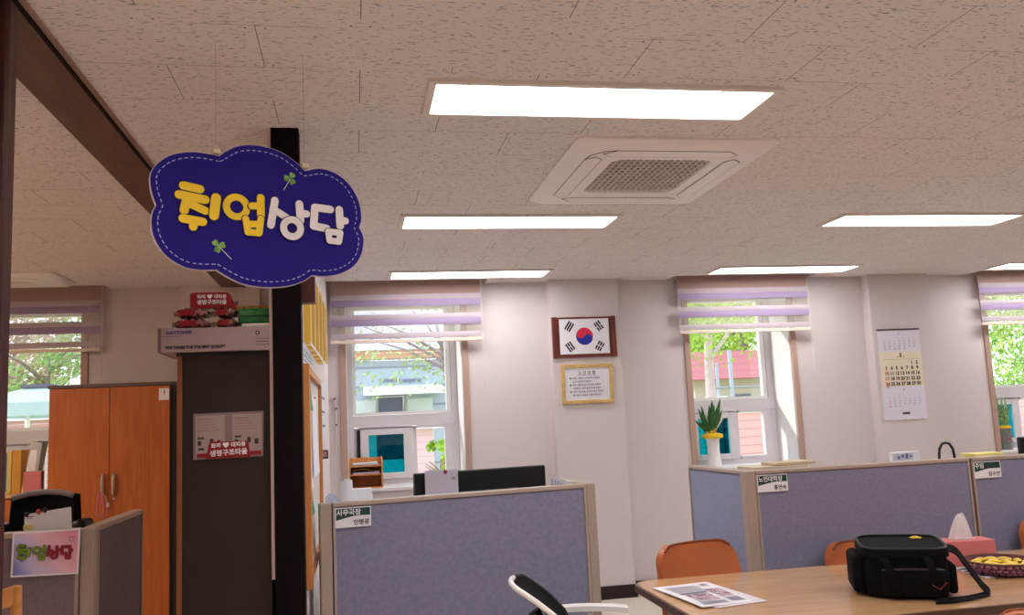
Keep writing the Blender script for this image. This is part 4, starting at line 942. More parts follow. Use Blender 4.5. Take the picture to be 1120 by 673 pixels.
# ================================================================== BEHIND THE LONG PARTITION
hu = thing('desk_hutch', 'low grey desk hutch hidden behind the long partition', 'hutch', (2.04, 4.31, 0))
MB().box(0, 2.5, 0, 0.30, 1.13, 1.15, 0.003).build('shelf', plain('hutch_grey', C(196, 186, 176), 0.5), hu)
for x in (0.0, 1.22, 2.46): MB().box(x, x+0.025, 0.0, 0.30, 0, 1.13).build('side_panel', m_palu, hu)
r = thing('file_tray', 'long beige file tray lying behind the long partition', 'tray', (2.06, 4.34, 1.151))
MB().box(0, 0.30, 0, 0.2, 0, 0.057, 0.003).build('tray', plain('beige_board', C(206, 190, 166), 0.6), r)
MB().box(0.13, 0.37, 0.02, 0.18, 0.058, 0.074, 0.003).build('lid', plain('beige_lid', C(196, 178, 150), 0.6), r)
r = thing('desk_picture', 'small white printed card standing behind the long partition', 'card', (2.88, 4.36, 1.151), 0.0)
q0, q1 = atY(975, 499, 4.36), atY(1006, 497, 4.36)
M = TR(q0.x-2.88, 0, 0)
MB().box(0, q1.x-q0.x, 0, 0.02, 0, 0.093, 0.002, M=M).build('card', m_paper, r)
MB().rect(q0.x-2.88+0.012, q0.x-2.88+0.13, 0.05, 0.083, F0, 0.0005, 0.0004).build('print_ground', plain('light_blue_print', C(190, 196, 216), 0.7), r)
o = MB()
for k in range(4): o.rect(q0.x-2.88+0.035+0.025*k, q0.x-2.88+0.05+0.025*k, 0.055+0.008*(k % 2), 0.072+0.006*(k % 3), F0, 0.001, 0.0004)
o.build('print', m_gray_ink, r)
v0, v1, vt = atY(1026.5, 501, 4.45), atY(1043, 500, 4.45), atY(1034, 484.5, 4.45)
r = thing('handbag', 'black bag behind the long partition, only its arched handle showing', 'bag', (vt.x, 4.45, 1.151))
hw = (v1.x-v0.x)/2; hz = vt.z-1.151
pts = [(-hw*1.05, 0, 0.0), (-hw, 0, 0.05), (-hw*0.88, 0, hz*0.72), (-hw*0.5, 0, hz*0.95), (0, 0, hz), (hw*0.5, 0, hz*0.95), (hw*0.88, 0, hz*0.72), (hw, 0, 0.05), (hw*1.05, 0, 0.0)]
MB().tube(pts, 0.0075, 10).build('handle', m_black, r, True)
MB().box(-0.085, 0.085, -0.05, 0.05, 0, 0.03, 0.01, 3).build('body', m_blkfab, r)
q0, q1 = atY(1057, 497, 4.5), atY(1088, 495, 4.5)
r = MB(); r.box(q0.x, q1.x, 4.43, 4.55, 1.151, 1.205, 0.003); tag(r.build('yellow_notebook', plain('lemon_card', C(226, 214, 130), 0.6)), 'pale yellow notepad behind the rightmost name plate', 'notepad')
mo2 = thing('computer_monitor', 'black monitor corner at the right edge before the last window', 'monitor', (4.36, 4.85, 0.698+0.033))
MB().box(-0.27, 0.3, -0.02, 0.02, 0.12, 0.53, 0.008).build('housing', m_black, mo2)
MB().tube([(0, 0, 0.01), (0, 0, 0.2)], 0.022, 12).build('stand', m_black, mo2); MB().box(-0.12, 0.12, -0.09, 0.1, 0, 0.014, 0.005).build('foot', m_black, mo2)
desk('office_desk', 'grey office desk hidden behind the long partition', 2.08, 4.7, 4.63, 5.2)

# ---- potted plants on the sills
m_leaf = blotch('dark_leaf', [C(20, 52, 22), C(48, 98, 40), C(34, 76, 30)], 30, 0.4)
m_leaf2 = blotch('striped_leaf', [C(60, 100, 50), C(120, 160, 90), C(180, 196, 140)], 40, 0.4)
def blade(mbx, base, tip, w, bend=0.0, side=None):
    base, tip = Vector(base), Vector(tip); d = tip-base; s = (side or Vector((d.y, -d.x, 0.001+abs(d.z)*0.0)))
    s = d.cross(Vector((0, 1, 0.15))).normalized() if side is None else side
    def fn(u, v):
        c = base+d*v+Vector((0, 0, -bend*v*v)); ww = w*(0.55+0.9*v if v < 0.5 else 1.0)*(1-max(0, (v-0.5)/0.5)**1.6)*1.0+0.0006
        return c+s*(u-0.5)*ww+Vector((0, 0.006*abs(2*u-1), 0))
    mbx.surf(fn, 4, 10, 0.0018)
def glyph_flower(): pass
vz = thing('vase_plant', 'green spiky plant in yellow-rimmed white vase on the middle window sill', 'plant', (3.145, 7.40, 1.0045))
MB().lathe([(0.0, 0), (0.066, 0.0), (0.068, 0.006), (0.058, 0.06), (0.053, 0.15), (0.057, 0.235), (0.064, 0.255), (0.0, 0.255)], n=32).build('vase', m_white, vz, True)
MB().lathe([(0.045, 0.25), (0.088, 0.257), (0.094, 0.27), (0.09, 0.29), (0.05, 0.298), (0.0, 0.298)], n=32).build('yellow_rim', m_yel, vz, True)
o = MB()
for k in range(26):
    a = random.uniform(0, 2*PI); rr = random.uniform(0, 0.05); o.ball((rr*math.cos(a), rr*math.sin(a), 0.302+random.uniform(0, 0.035)), 0.014, 0.014, 0.011, 1, 0.2)
o.build('yellow_pebbles', blotch('yellow_brown_pebble', [C(150, 104, 10), C(240, 190, 30)], 50), vz, True)
o = MB()
for (dx_, dz_, w_) in ((-0.13, 0.21, 0.03), (-0.10, 0.155, 0.034), (-0.135, 0.12, 0.03), (-0.045, 0.19, 0.034), (0.0, 0.275, 0.042), (0.03, 0.2, 0.036), (0.095, 0.29, 0.034), (0.06, 0.16, 0.03), (0.045, 0.24, 0.03), (-0.07, 0.235, 0.03), (0.02, 0.13, 0.036), (-0.02, 0.24, 0.03), (0.10, 0.19, 0.028), (-0.11, 0.06, 0.028)):
    blade(o, (dx_*0.1, random.uniform(-0.02, 0.02), 0.30), (dx_*1.05, random.uniform(-0.06, 0.05), 0.30+dz_*1.05), w_*1.4)
o.build('leaves', m_leaf, vz, True)
o = MB()
for dx_, dz_ in ((0.17, 0.19), (0.15, 0.215), (-0.06, 0.24), (0.14, 0.16)): blade(o, (dx_*0.1, 0, 0.30), (dx_, 0.03, 0.30+dz_), 0.018)
o.build('pale_leaves', plain('pale_leaf', C(206, 214, 200), 0.5), vz, True)
v = atY(1104, 497, 7.4)
gv = thing('vase_plant', 'striped green leaves in a decorated glass vase on the right window sill', 'plant', (v.x, 7.42, 1.0045))
MB().lathe([(0, 0), (0.05, 0), (0.054, 0.02), (0.05, 0.12), (0.046, 0.2), (0.048, 0.205), (0, 0.205)], n=28).build('vase', plain('smoky_glass', C(120, 126, 120), 0.12, var=0.25, scale=30), gv, True)
MB().lathe([(0.049, 0.20), (0.056, 0.205), (0.056, 0.222), (0.048, 0.226), (0, 0.226)], n=28).build('yellow_band', m_yel, gv, True)
o = MB()
for k in range(7): a = PI+PI*k/6; o.ball((0.052*math.cos(a), 0.052*math.sin(a), 0.10+0.03*math.sin(k*2.1)), 0.011, 0.008, 0.011, 1)
o.build('red_beads', m_red_ink, gv, True)
o = MB()
for k in range(14):
    a = random.uniform(0, 2*PI); t_ = random.uniform(0.2, 1); blade(o, (0.02*math.cos(a), 0.02*math.sin(a), 0.2), (0.07*t_*math.cos(a)+0.01, 0.05*t_*math.sin(a), 0.2+random.uniform(0.2, 0.33)), 0.028)
o.build('leaves', m_leaf2, gv, True)

# ================================================================== MEETING TABLE AND CHAIRS
TZ = 0.74
tb = thing('meeting_table', 'light wood meeting table with a dark edge in the lower right', 'table', (1.25, 3.03, 0))
def rrect(x0, x1, y0, y1, rad, z, n=8):
    P = []
    for cx, cy, a in ((x1-rad, y1-rad, 0), (x0+rad, y1-rad, PI/2), (x0+rad, y0+rad, PI), (x1-rad, y0+rad, 1.5*PI)):
        for k in range(n+1): P.append((cx+rad*math.cos(a+PI/2*k/n), cy+rad*math.sin(a+PI/2*k/n), z))
    return P
MB().prism(rrect(0.012, 2.388, 0.012, 1.008, 0.10, TZ-0.005), (0, 0, 0.005)).build('tabletop', m_table, tb)
MB().prism(rrect(0, 2.4, 0, 1.02, 0.11, TZ-0.032), (0, 0, 0.030)).build('edge_band', m_tedge, tb)
for x in (0.16, 2.24):
    for y in (0.14, 0.88): MB().tube([(x, y, 0), (x, y, TZ-0.032)], 0.025, 14).build('leg', m_steel, tb, True)
MB().box(0.16, 2.24, 0.48, 0.54, TZ-0.085, TZ-0.032).build('crossbar', m_steel, tb)
def leather_chair(x, y, rz, label):
    r = thing('leather_chair', label, 'chair', (x, y, 0), rz, 'tan leather meeting chairs')      # seat towards -y
    def bk(u, v):
        s = 2*u-1; t_ = max(0.0, (abs(s)-0.72)/0.28); q_ = max(0.0, (v-0.80)/0.20)
        return Vector((s*(0.242-0.018*v-0.030*q_*q_), 0.045+0.085*v-0.045*s*s, 0.50+0.37*v-0.028*t_*t_*v*v))
    MB().surf(bk, 16, 12, -0.035).build('backrest', m_leather, r, True)
    o = MB().tube([bk(k/12, 1)+Vector((0, 0.0, 0.0)) for k in range(13)], 0.006, 6); o.build('piping', plain('dark_piping', C(140, 74, 40), 0.4), r, True)
    MB().box(-0.225, 0.225, -0.40, 0.06, 0.42, 0.49, 0.03, 3).build('seat', m_leather, r, True)
    for sx in (-1, 1):
        for yy, ty in ((-0.34, -0.38), (0.02, 0.08)): MB().tube([(sx*0.19, yy, 0.43), (sx*0.21, ty, 0.0)], 0.012, 10).build('leg', m_steel, r, True)
    return r
leather_chair(1.68, 4.11, math.radians(13), 'tan leather chair at the far left corner of the meeting table')
leather_chair(2.56, 4.07, math.radians(4), 'tan leather chair mostly hidden behind the black bag').scale = (1, 1, 0.945)
leather_chair(3.68, 4.05, math.radians(-4), 'tan leather chair behind the woven basket, cut by the right edge')
_v = atY(1081, 662, 2.46)
leather_chair(_v.x+0.235, 2.57, PI, 'tan leather chair on the near side of the meeting table, bottom right corner')

# white-framed swivel chair in front
wc2 = thing('office_chair', 'white-framed swivel chair with black mesh back in front of the middle partition', 'chair', (0.965, 3.2, 0), math.radians(-9))
prof = [(-0.415, 0.928), (-0.37, 0.895), (-0.31, 0.845), (-0.255, 0.78), (-0.215, 0.69), (-0.19, 0.60), (-0.175, 0.52)]
def pf(t):
    k = min(len(prof)-2, int(t*(len(prof)-1))); f_ = t*(len(prof)-1)-k; a_, b_ = prof[k], prof[k+1]; return (a_[0]+(b_[0]-a_[0])*f_, a_[1]+(b_[1]-a_[1])*f_)
def bk2(u, v):
    x_, z_ = pf(v); s = 2*u-1; wv = 0.205*(0.90+0.10*min(1, v*3.0))
    return Vector((x_+0.045*s*s, s*wv, z_-0.012*s*s*(1-v)))
MB().surf(bk2, 14, 18, 0.008).build('mesh_back', plain('black_mesh', C(12, 8, 13), 0.8, var=0.2, scale=200, spec=0.1), wc2, True)
rim = [bk2(0, k/14) for k in range(14, -1, -1)]+[bk2(k/8, 0) for k in range(1, 7)]
MB().tube([bk2(k/8, 0) for k in range(6, 8)]+[bk2(1, k/14) for k in range(15)], 0.008, 8).build('back_edge', m_black, wc2, True)
MB().tube(rim, 0.010, 10).build('back_frame', m_white, wc2, True)
MB().tube([bk2(0.5, 0.35)+Vector((-0.03, 0, -0.02)), bk2(0.5, 0.7)+Vector((-0.05, 0, 0)), (-0.16, 0, 0.47), (0.0, 0, 0.44)], 0.024, 10).build('spine', m_black, wc2, True)
MB().box(-0.17, 0.30, -0.23, 0.23, 0.45, 0.51, 0.028, 3).build('seat', m_blkfab, wc2, True)
for sg in (-1, 1):
    MB().tube([(-0.14, sg*0.24, 0.49), (-0.10, sg*0.27, 0.55), (-0.10, sg*0.27, 0.73), (-0.10, sg*0.27, 0.755)], 0.014, 10).build('arm_post', m_white, wc2, True)
    MB().surf(lambda u, v: Vector((-0.25+0.30*u, sg*0.27+(v-0.5)*0.06, 0.775-0.03*(u-0.3)**2)), 8, 4, 0.02).build('armrest', m_white, wc2, True)
MB().tube([(0.03, 0, 0.1), (0.03, 0, 0.46)], 0.028, 12).build('gas_lift', m_steel, wc2)
for k in range(5):
    a = 2*PI*k/5+0.3; e = (0.03+0.29*math.cos(a), 0.29*math.sin(a))
    lg = MB().tube([(0.03, 0, 0.11), (e[0], e[1], 0.075)], [0.026, 0.016], 8).build('base_leg', m_white, wc2, True)
    MB().lathe([(0.0, -0.025), (0.025, -0.025), (0.028, 0), (0.025, 0.025), (0.0, 0.025)], (e[0], e[1], 0.0285), 12).build('caster', m_black, lg, True)

# ---- on the table
nw = thing('newspaper', 'folded newspaper lying at the left end of the meeting table', 'newspaper', (0, 0, TZ+0.003))
K = [atZ(713, 644.5, TZ), atZ(768, 667, TZ), atZ(824, 659, TZ), atZ(771, 638, TZ)]
def NP(u, v, dz=0.0):
    p = (K[0]*(1-u)+K[3]*u)*(1-v)+(K[1]*(1-u)+K[2]*u)*v; return Vector((p.x, p.y, dz))
MB().surf(lambda u, v: NP(u, v, 0.002+0.006*(1-u)*v+0.003*math.sin(PI*v)), 8, 8, 0.004).build('front_page', m_paper, nw, True)
MB().surf(lambda u, v: NP(u, v)+Vector((0.045*(0.3+v), -0.012*v, 0.0005)), 6, 6, 0.0014).build('inner_pages', plain('inner_newsprint', C(216, 208, 216), 0.8), nw)
m_photo = blotch('news_photo', [C(60, 56, 90), C(150, 96, 110), C(206, 196, 206), C(90, 80, 100)], 60, 0.7, 5)
def npatch(mbx, u0, u1, v0, v1):
    mbx.surf(lambda u, v: NP(u0+(u1-u0)*u, v0+(v1-v0)*v, 0.0034+0.006*(1-(u0+(u1-u0)*u))*(v0+(v1-v0)*v)+0.003*math.sin(PI*(v0+(v1-v0)*v))), 3, 3)
o = MB(); npatch(o, 0.16, 0.58, 0.52, 0.80); npatch(o, 0.66, 0.94, 0.36, 0.72); npatch(o, 0.78, 0.92, 0.08, 0.2); o.build('news_photo', m_photo, nw)
o = MB()
for k in range(6): npatch(o, 0.66, 0.95, 0.76+0.03*k, 0.772+0.03*k)
for k in range(5): npatch(o, 0.1, 0.6, 0.84+0.025*k, 0.85+0.025*k)
for k in range(6): npatch(o, 0.12, 0.68, 0.14+0.05*k, 0.155+0.05*k)
npatch(o, 0.12, 0.62, 0.44, 0.50); o.build('headlines', m_gray_ink, nw)

# black camera bag
ang = math.radians(-25)
bg = thing('camera_bag', 'black fabric camera bag with shoulder strap on the meeting table', 'bag', (2.22, 3.365, TZ+0.001), ang)
def bagbody(u, v):                                    # rounded, slightly bulging body
    a = 2*PI*u; n_ = 5.0; c, s = math.cos(a), math.sin(a); q = (abs(c)**n_+abs(s)**n_)**(-1/n_)
    k = 0.94+0.06*math.sin(PI*v); return Vector((0.165*q*c*k, 0.15*q*s*k, 0.006+0.178*v))
o = MB(); o.surf(bagbody, 48, 8); o.prism([bagbody(k/48, 0) for k in range(48)], (0, 0, 0.001)); o.prism([bagbody(k/48, 1)-Vector((0, 0, 0.004)) for k in range(48)], (0, 0, 0.003)); o.build('body', m_blkfab, bg, True)
lid = MB()
def lidf(u, v):
    a = 2*PI*u; n_ = 5.0; c, s = math.cos(a), math.sin(a); q = (abs(c)**n_+abs(s)**n_)**(-1/n_); k = 1.03 if v < 0.6 else 1.03-0.05*(v-0.6)/0.4
    return Vector((0.165*q*c*k, 0.15*q*s*k, 0.168+0.032*v+0.008*s*q))
lid.surf(lidf, 48, 4); lid.prism([lidf(k/48, 1)-Vector((0, 0, 0.006)) for k in range(48)], (0, 0, 0.003)); ld = lid.build('lid', m_blkfab, bg, True)
MB().tube([lidf(k/40, 1)+Vector((0, 0, 0.001)) for k in range(40)], 0.006, 8, True).build('lid_piping', m_black, ld, True)
MB().box(0.055, 0.10, 0.075, 0.10, 0.203, 0.208, 0.002).ball((0.075, 0.085, 0.209), 0.016, 0.01, 0.005).build('yellow_badge', plain('gold_badge', C(230, 190, 70), 0.35), bg)
MB().box(-0.205, -0.155, -0.10, 0.12, 0.01, 0.165, 0.022, 3).build('side_pocket', m_blkfab, bg, True)
MB().box(0.15, 0.19, -0.10, 0.11, 0.01, 0.13, 0.018, 3).build('side_pocket', m_blkfab, bg, True)
fp = MB().box(-0.10, 0.13, -0.178, -0.135, 0.012, 0.125, 0.018, 3).build('front_pocket', m_blkfab, bg, True)
MB().tube([(-0.1, -0.17, 0.118), (0.0, -0.18, 0.122), (0.13, -0.17, 0.118)], 0.0035, 6).build('zipper', plain('dark_grey_zip', C(50, 44, 48), 0.4), fp)
m_strap = plain('black_webbing', C(7, 5, 7), 0.85, spec=0.15)
def ribbon(pts, w, side, n=20):
    P = [Vector(p) for p in pts]
    def cr(t):
        k = min(len(P)-2, int(t*(len(P)-1))); f_ = t*(len(P)-1)-k
        p0, p1, p2, p3 = P[max(0, k-1)], P[k], P[k+1], P[min(len(P)-1, k+2)]
        return 0.5*(2*p1+(p2-p0)*f_+(2*p0-5*p1+4*p2-p3)*f_*f_+(3*p1-p0-3*p2+p3)*f_**3)
    def pt(u, v):
        q_ = cr(u)+Vector(side)*(v-0.5)*w; q_.z = max(q_.z, 0.0065); return q_
    return MB().surf(pt, n, 2, 0.004)
ribbon([(0.16, -0.06, 0.185), (0.20, -0.05, 0.17), (0.245, -0.04, 0.10), (0.285, -0.035, 0.035), (0.31, -0.04, 0.006), (0.30, -0.06, 0.0045), (0.2, -0.16, 0.0045), (0.08, -0.215, 0.0045)], 0.062, (0.25, 0.9, 0.3)).build('shoulder_strap', m_strap, bg, True)
ribbon([(-0.05, -0.182, 0.02), (-0.06, -0.186, 0.09), (-0.08, -0.175, 0.14), (-0.09, -0.158, 0.165)], 0.03, (1, 0, 0)).build('front_strap', m_strap, bg, True)
ribbon([(0.09, -0.182, 0.02), (0.09, -0.186, 0.09), (0.08, -0.175, 0.14), (0.07, -0.158, 0.165)], 0.03, (1, 0, 0)).build('front_strap', m_strap, bg, True)
o = MB(); o.tube([(0.075, -0.192, 0.065), (0.10, -0.193, 0.05), (0.12, -0.192, 0.062)], 0.002, 6); o.tube([(0.10, -0.193, 0.045), (0.13, -0.193, 0.075)], 0.002, 6); o.build('red_trim', plain('dull_red_trim', C(110, 26, 40), 0.6), bg)

# tissue box
v0 = atZ(1030, 622, TZ); 
tx = thing('tissue_box', 'salmon pink tissue box with a white tissue pulled up', 'tissue box', (2.83, 3.79, TZ+0.0006), math.radians(-9))
MB().box(-0.125, 0.125, -0.06, 0.06, 0, 0.118, 0.003).build('box', plain('salmon_pink', C(214, 120, 122), 0.5, var=0.04), tx)
MB().disc((0, 0), 0.06, frame((0, 0, 0.118), (1, 0, 0), (0, 1, 0)), 0.0003, 0.0008, 24, 0.02).build('slot', plain('pale_slot', C(220, 190, 190), 0.7), tx)
def tis(u, v):
    a = 2*PI*u; r_ = 0.033*(1-v)**0.8*(1+0.22*math.sin(5*a+1))+0.017*(1+0.35*math.sin(3*a)); return Vector((r_*math.cos(a)-0.004+0.004*v, r_*0.55*math.sin(a), 0.1195+0.108*v+0.012*v*math.sin(2*a)))
MB().surf(tis, 36, 12).build('tissue', plain('soft_white_tissue', C(238, 232, 234), 0.9, trans=0.3), tx, True)
# leaflets and basket
q = [atZ(x_, y_, TZ) for x_, y_ in ((1040, 622), (1080, 633), (1125, 626), (1090, 617))]
lf = thing('leaflet', 'white printed leaflet lying under the woven basket', 'leaflet', (0, 0, TZ+0.0006))
MB().prism([(p.x, p.y, 0) for p in q], (0, 0, 0.0015)).build('sheet', m_paper, lf)
cq = sum(q, Vector())/4
o = MB()
for k in range(4): a_ = q[0].lerp(q[1], 0.15+0.2*k); b_ = q[0].lerp(q[1], 0.25+0.2*k); d_ = (q[3]-q[0])*0.35; o.prism([(a_.x, a_.y, 0.0017), (b_.x, b_.y, 0.0017), (b_.x+d_.x, b_.y+d_.y, 0.0017), (a_.x+d_.x, a_.y+d_.y, 0.0017)], (0, 0, 0.0003))
o.build('print', m_gray_ink, lf)
bk = thing('woven_basket', 'round purple beaded basket on the meeting table beside the tissue box', 'basket', (2.80, 3.62, TZ+0.0025))
bk.location = (2.835, 3.555, TZ+0.0025)
MB().lathe([(0, 0), (0.10, 0), (0.135, 0.018), (0.148, 0.05), (0.143, 0.052), (0.13, 0.022), (0.098, 0.006), (0, 0.006)], n=40).build('bowl', plain('purple_weave', C(104, 50, 74), 0.5, var=0.25, scale=40), bk, True)
o = MB()
for ring_, (rr, zz) in enumerate(((0.122, 0.012), (0.142, 0.027), (0.150, 0.043))):
    for k in range(34): a = 2*PI*(k+0.5*(ring_ % 2))/34; o.ball((rr*math.cos(a), rr*math.sin(a), zz), 0.0135, 0.0135, 0.0095, 1)
o.build('beads', blotch('purple_bead', [C(74, 30, 52), C(140, 84, 110), C(170, 130, 130)], 70, 0.35), bk, True)
MB().tube([(0.149*math.cos(2*PI*k/40), 0.149*math.sin(2*PI*k/40), 0.054) for k in range(40)], 0.005, 8, True).build('rim', plain('brown_rim', C(110, 66, 44), 0.5), bk, True)
m_candy = plain('yellow_wrapper', C(232, 200, 70), 0.35, var=0.12, scale=40)
cnt = 0
def candy(x, y, z, rz, label):
    r = thing('wrapped_candy', label, 'candy', (bk.location.x+x, bk.location.y+y, bk.location.z+z), rz, 'yellow candies in the basket')
    MB().surf(lambda u, v: Vector(((u-0.5)*0.06, 0.014*math.cos(2*PI*v)*(0.55+0.45*math.sin(PI*u)**0.6), 0.012+0.010*math.sin(2*PI*v)*(0.2+0.8*math.sin(PI*u)**0.6))), 12, 10).build('wrapper', m_candy, r, True)
    return r
c0 = None
lab = 'yellow wrapped candy in the round woven basket'
for rr, n_, zz in ((0.03, 4, 0.0075), (0.085, 10, 0.0105), (0.05, 6, 0.028), (0.10, 11, 0.031)):
    for k in range(n_):
        a = 2*PI*k/n_+rr*30
        if c0 is None: c0 = candy(rr*math.cos(a), rr*math.sin(a), zz, a+1.2, lab)
        else: dup(c0, (bk.location.x+rr*math.cos(a), bk.location.y+rr*math.sin(a), bk.location.z+zz), a+1.2+0.5*math.sin(k*3.1))

# ================================================================== OUTSIDE
m_ground = blotch('dry_lawn', [C(196, 190, 150), C(176, 186, 120), C(214, 206, 176)], 0.8, 0.9)
struct(MB().box(-60, 80, YO+0.05, 110, -0.35, -0.25).build('ground', m_ground))
m_sid = siding_mat('grey_blue_siding', C(176, 190, 206), C(140, 154, 172), 0.55)
m_sid2 = siding_mat('white_siding', C(214, 224, 226), C(190, 202, 206), 0.4)
D = 25.0
def O(px, py, y=D): p = atY(px, py, y); return p.x, p.z
hs = thing('outbuilding', 'grey-blue sided building with orange fascia outside the window left of the flag', 'building', (0, 0, -0.25))
xa, xb = O(330, 440)[0], O(510, 440)[0]; zt = O(440, 390)[1]
MB().box(xa-4, xb+1.5, D, D+7, 0, zt+0.25).build('wall', m_sid, hs)
z0_, z1_ = O(440, 392.5)[1], O(440, 384)[1]
MB().box(xa-4.3, xb+1.8, D-0.35, D+7.2, z0_+0.25, z1_+0.25).build('fascia', plain('orange_fascia', C(208, 160, 132), 0.6), hs)
MB().prism([(xa-4.4, D-0.5, z1_+0.25), (xa-4.4, D+7.4, z1_+0.25), (xa-4.4, D+3.5, z1_+2.2)], (xb-xa+6.4, 0, 0)).build('roof', plain('pale_violet_roof', C(186, 180, 206), 0.6), hs)
a0, a1 = O(397, 425), O(482, 420); zb, ztp = O(440, 430)[1], O(440, 421)[1]
MB().prism([(a0[0], D, ztp+0.25), (a0[0], D-1.1, zb+0.30), (a0[0], D-1.1, zb+0.18), (a0[0], D, zb+0.25)], (a1[0]-a0[0], 0, 0)).build('awning', plain('white_awning', C(236, 240, 240), 0.5), hs)
MB().box(xa-3, O(473, 440)[0], D-0.06, D, 0, zb+0.1).build('lower_wall', m_sid2, hs)
w0, w1 = O(414, 454), O(440, 434.5)
wn = MB().box(w0[0]-0.05, w1[0]+0.05, D-0.12, D-0.06, w0[1]+0.22, w1[1]+0.28).build('window', m_white, hs)
MB().box(w0[0], w1[0], D-0.13, D-0.118, w0[1]+0.25, w1[1]+0.25).build('pane', plain('dark_pane', C(96, 104, 130), 0.2, var=0.2, scale=3), wn)
for s0, s1 in ((416, 438), (440.5, 461)):
    c0_, c1_ = O(s0, 418), O(s1, 415); MB().box(c0_[0], c1_[0], D-0.05, D, c0_[1]+0.25, c1_[1]+0.27).build('vent', plain('vent_grey', C(120, 126, 150), 0.4), hs)
for x_ in (0.17, 0.53): MB().tube([(a0[0]+(a1[0]-a0[0])*x_, D-1.0, zb+0.2), (a0[0]+(a1[0]-a0[0])*x_, D-0.06, zb-0.35)], 0.05, 6).build('bracket', m_steel, hs)

def tree(name, label, x, y, h, r, tr, cols, seed, n=900, leaf=0.35, lean=0.0, flat_=0.75, group='trees outside the windows', lo=0.42, trunkc=(150, 132, 124)):
    rnd = random.Random(seed)
    t = thing(name, label, 'tree', (x, y, -0.25), 0, group)
    m_b = plain('bark_%d' % seed, C(*trunkc), 0.9, var=0.25, scale=6)
    MB().tube([(0, 0, 0), (lean*0.15, 0, h*0.25), (lean*0.45, 0.1, h*0.5), (lean, 0, h*0.8)], [tr*1.2, tr, tr*0.8, tr*0.35], 10).build('trunk', m_b, t, True)
    b = MB()
    for k in range(9):
        a = 2*PI*k/9+rnd.random(); z = h*(0.48+0.03*k); q_ = lean*(z/h)
        b.tube([(q_, 0, z), (q_+r*0.4*math.cos(a), r*0.4*math.sin(a), z+h*0.1), (q_+r*0.8*math.cos(a), r*0.8*math.sin(a), z+h*0.16)], [tr*0.45, tr*0.28, tr*0.1], 6)
    b.build('branches', m_b, t, True)
    bm = bmesh.new()
    cl = [(lean+r*0.75*rnd.uniform(-1, 1), r*0.75*rnd.uniform(-1, 1), h*(lo+(1-lo)*rnd.random()), r*rnd.uniform(0.25, 0.5)) for _ in range(22)]
    for _ in range(n):
        c = rnd.choice(cl); d = Vector((rnd.gauss(0, 1), rnd.gauss(0, 1), rnd.gauss(0, 1)*flat_)).normalized()*c[3]*rnd.random()**0.4
        p = Vector(c[:3])+d; ax = Vector((rnd.gauss(0, 1), rnd.gauss(0, 1), rnd.gauss(0, 1))).normalized(); e1 = ax.orthogonal().normalized(); e2 = ax.cross(e1); s = leaf*rnd.uniform(0.6, 1.3)
        bm.faces.new([bm.verts.new(p+e1*s*0.5), bm.verts.new(p+e2*s*0.28), bm.verts.new(p-e1*s*0.5), bm.verts.new(p-e2*s*0.28)])
    q_ = MB(); q_._take(bm); q_.build('crown', blotch('leaves_%d' % seed, [C(*c) for c in cols], 0.9, 0.8, 4), t)
    return t
YG = [(120, 160, 50), (170, 204, 80), (214, 232, 130)]
tree('leafless_tree', 'sparse tree with bare branches in front of the grey-blue building', O(503, 400, 19)[0], 19, 5.0, 2.3, 0.085, [(140, 164, 100), (186, 202, 140)], 3, 900, 0.13, -0.5, 0.6, lo=0.5, trunkc=(150, 132, 140))
tree('shade_tree', 'bright green tree with pale trunk outside the window with the potted plant', O(776, 440, 15)[0], 15, 5.6, 2.0, 0.10, YG, 5, 9000, 0.10, 0.2, 0.8, lo=0.53, trunkc=(206, 186, 190))
tree('shade_tree', 'yellow-green tree rising over the red roof', O(830, 400, 40)[0], 42, 9.5, 4.6, 0.25, YG, 6, 8000, 0.26, 0.3, 0.8, lo=0.42)
tree('shade_tree', 'darker green tree standing left of the red roof', O(785, 400, 48)[0], 50, 8.5, 4.2, 0.25, [(60, 100, 60), (96, 140, 84), (130, 170, 100)], 8, 4000, 0.36, 0.3, 0.8, lo=0.3)
tree('shade_tree', 'dense green tree outside the right window', O(1150, 410, 17)[0], 17, 5.6, 2.6, 0.12, [(90, 150, 60), (150, 190, 90), (206, 210, 130)], 9, 9000, 0.12, 0.1, 0.8, lo=0.25)
tree('shade_tree', 'green tree with pinkish branches at the far right outside the right window', O(1140, 410, 21)[0]+0.6, 25, 6.4, 2.8, 0.2, [(110, 150, 70), (160, 190, 110), (206, 180, 150)], 10, 4500, 0.18, 0.1, 0.8, lo=0.2)
tree('shade_tree', 'green tree behind the pale canopy outside the left window', O(45, 410, 30)[0], 30, 5.4, 2.6, 0.2, [(90, 140, 70), (150, 180, 110), (190, 150, 130)], 11, 4000, 0.2, 0.2, 0.8, lo=0.35)
tree('shade_tree', 'pinkish green tree at the far left outside the left window', O(10, 400, 36)[0]-1, 39, 8.0, 3.5, 0.2, [(120, 150, 110), (190, 160, 150), (206, 200, 180)], 12, 3500, 0.25, 0.2, 0.8, lo=0.4)
tree('garden_bush', 'round green bush in the open lower window left of the flag', O(482, 492, 14)[0], 14, 1.45, 0.32, 0.05, YG, 14, 1500, 0.09, 0.0, 1.0, 'bushes outside the windows', lo=0.1)
rh = thing('red_roof_house', 'pale house with a red roof behind the tree outside the middle window', 'house', (0, 0, -0.25))
D2 = 32.0
xa = O(772, 410, D2)[0]; xb = O(850, 410, D2)[0]; ze = O(800, 412, D2)[1]+0.25; zr = O(805, 386, D2)[1]+0.25
MB().box(xa-0.5, xb+6, D2, D2+8, 0, ze).build('wall', plain('pale_plaster', C(206, 196, 186), 0.8), rh)
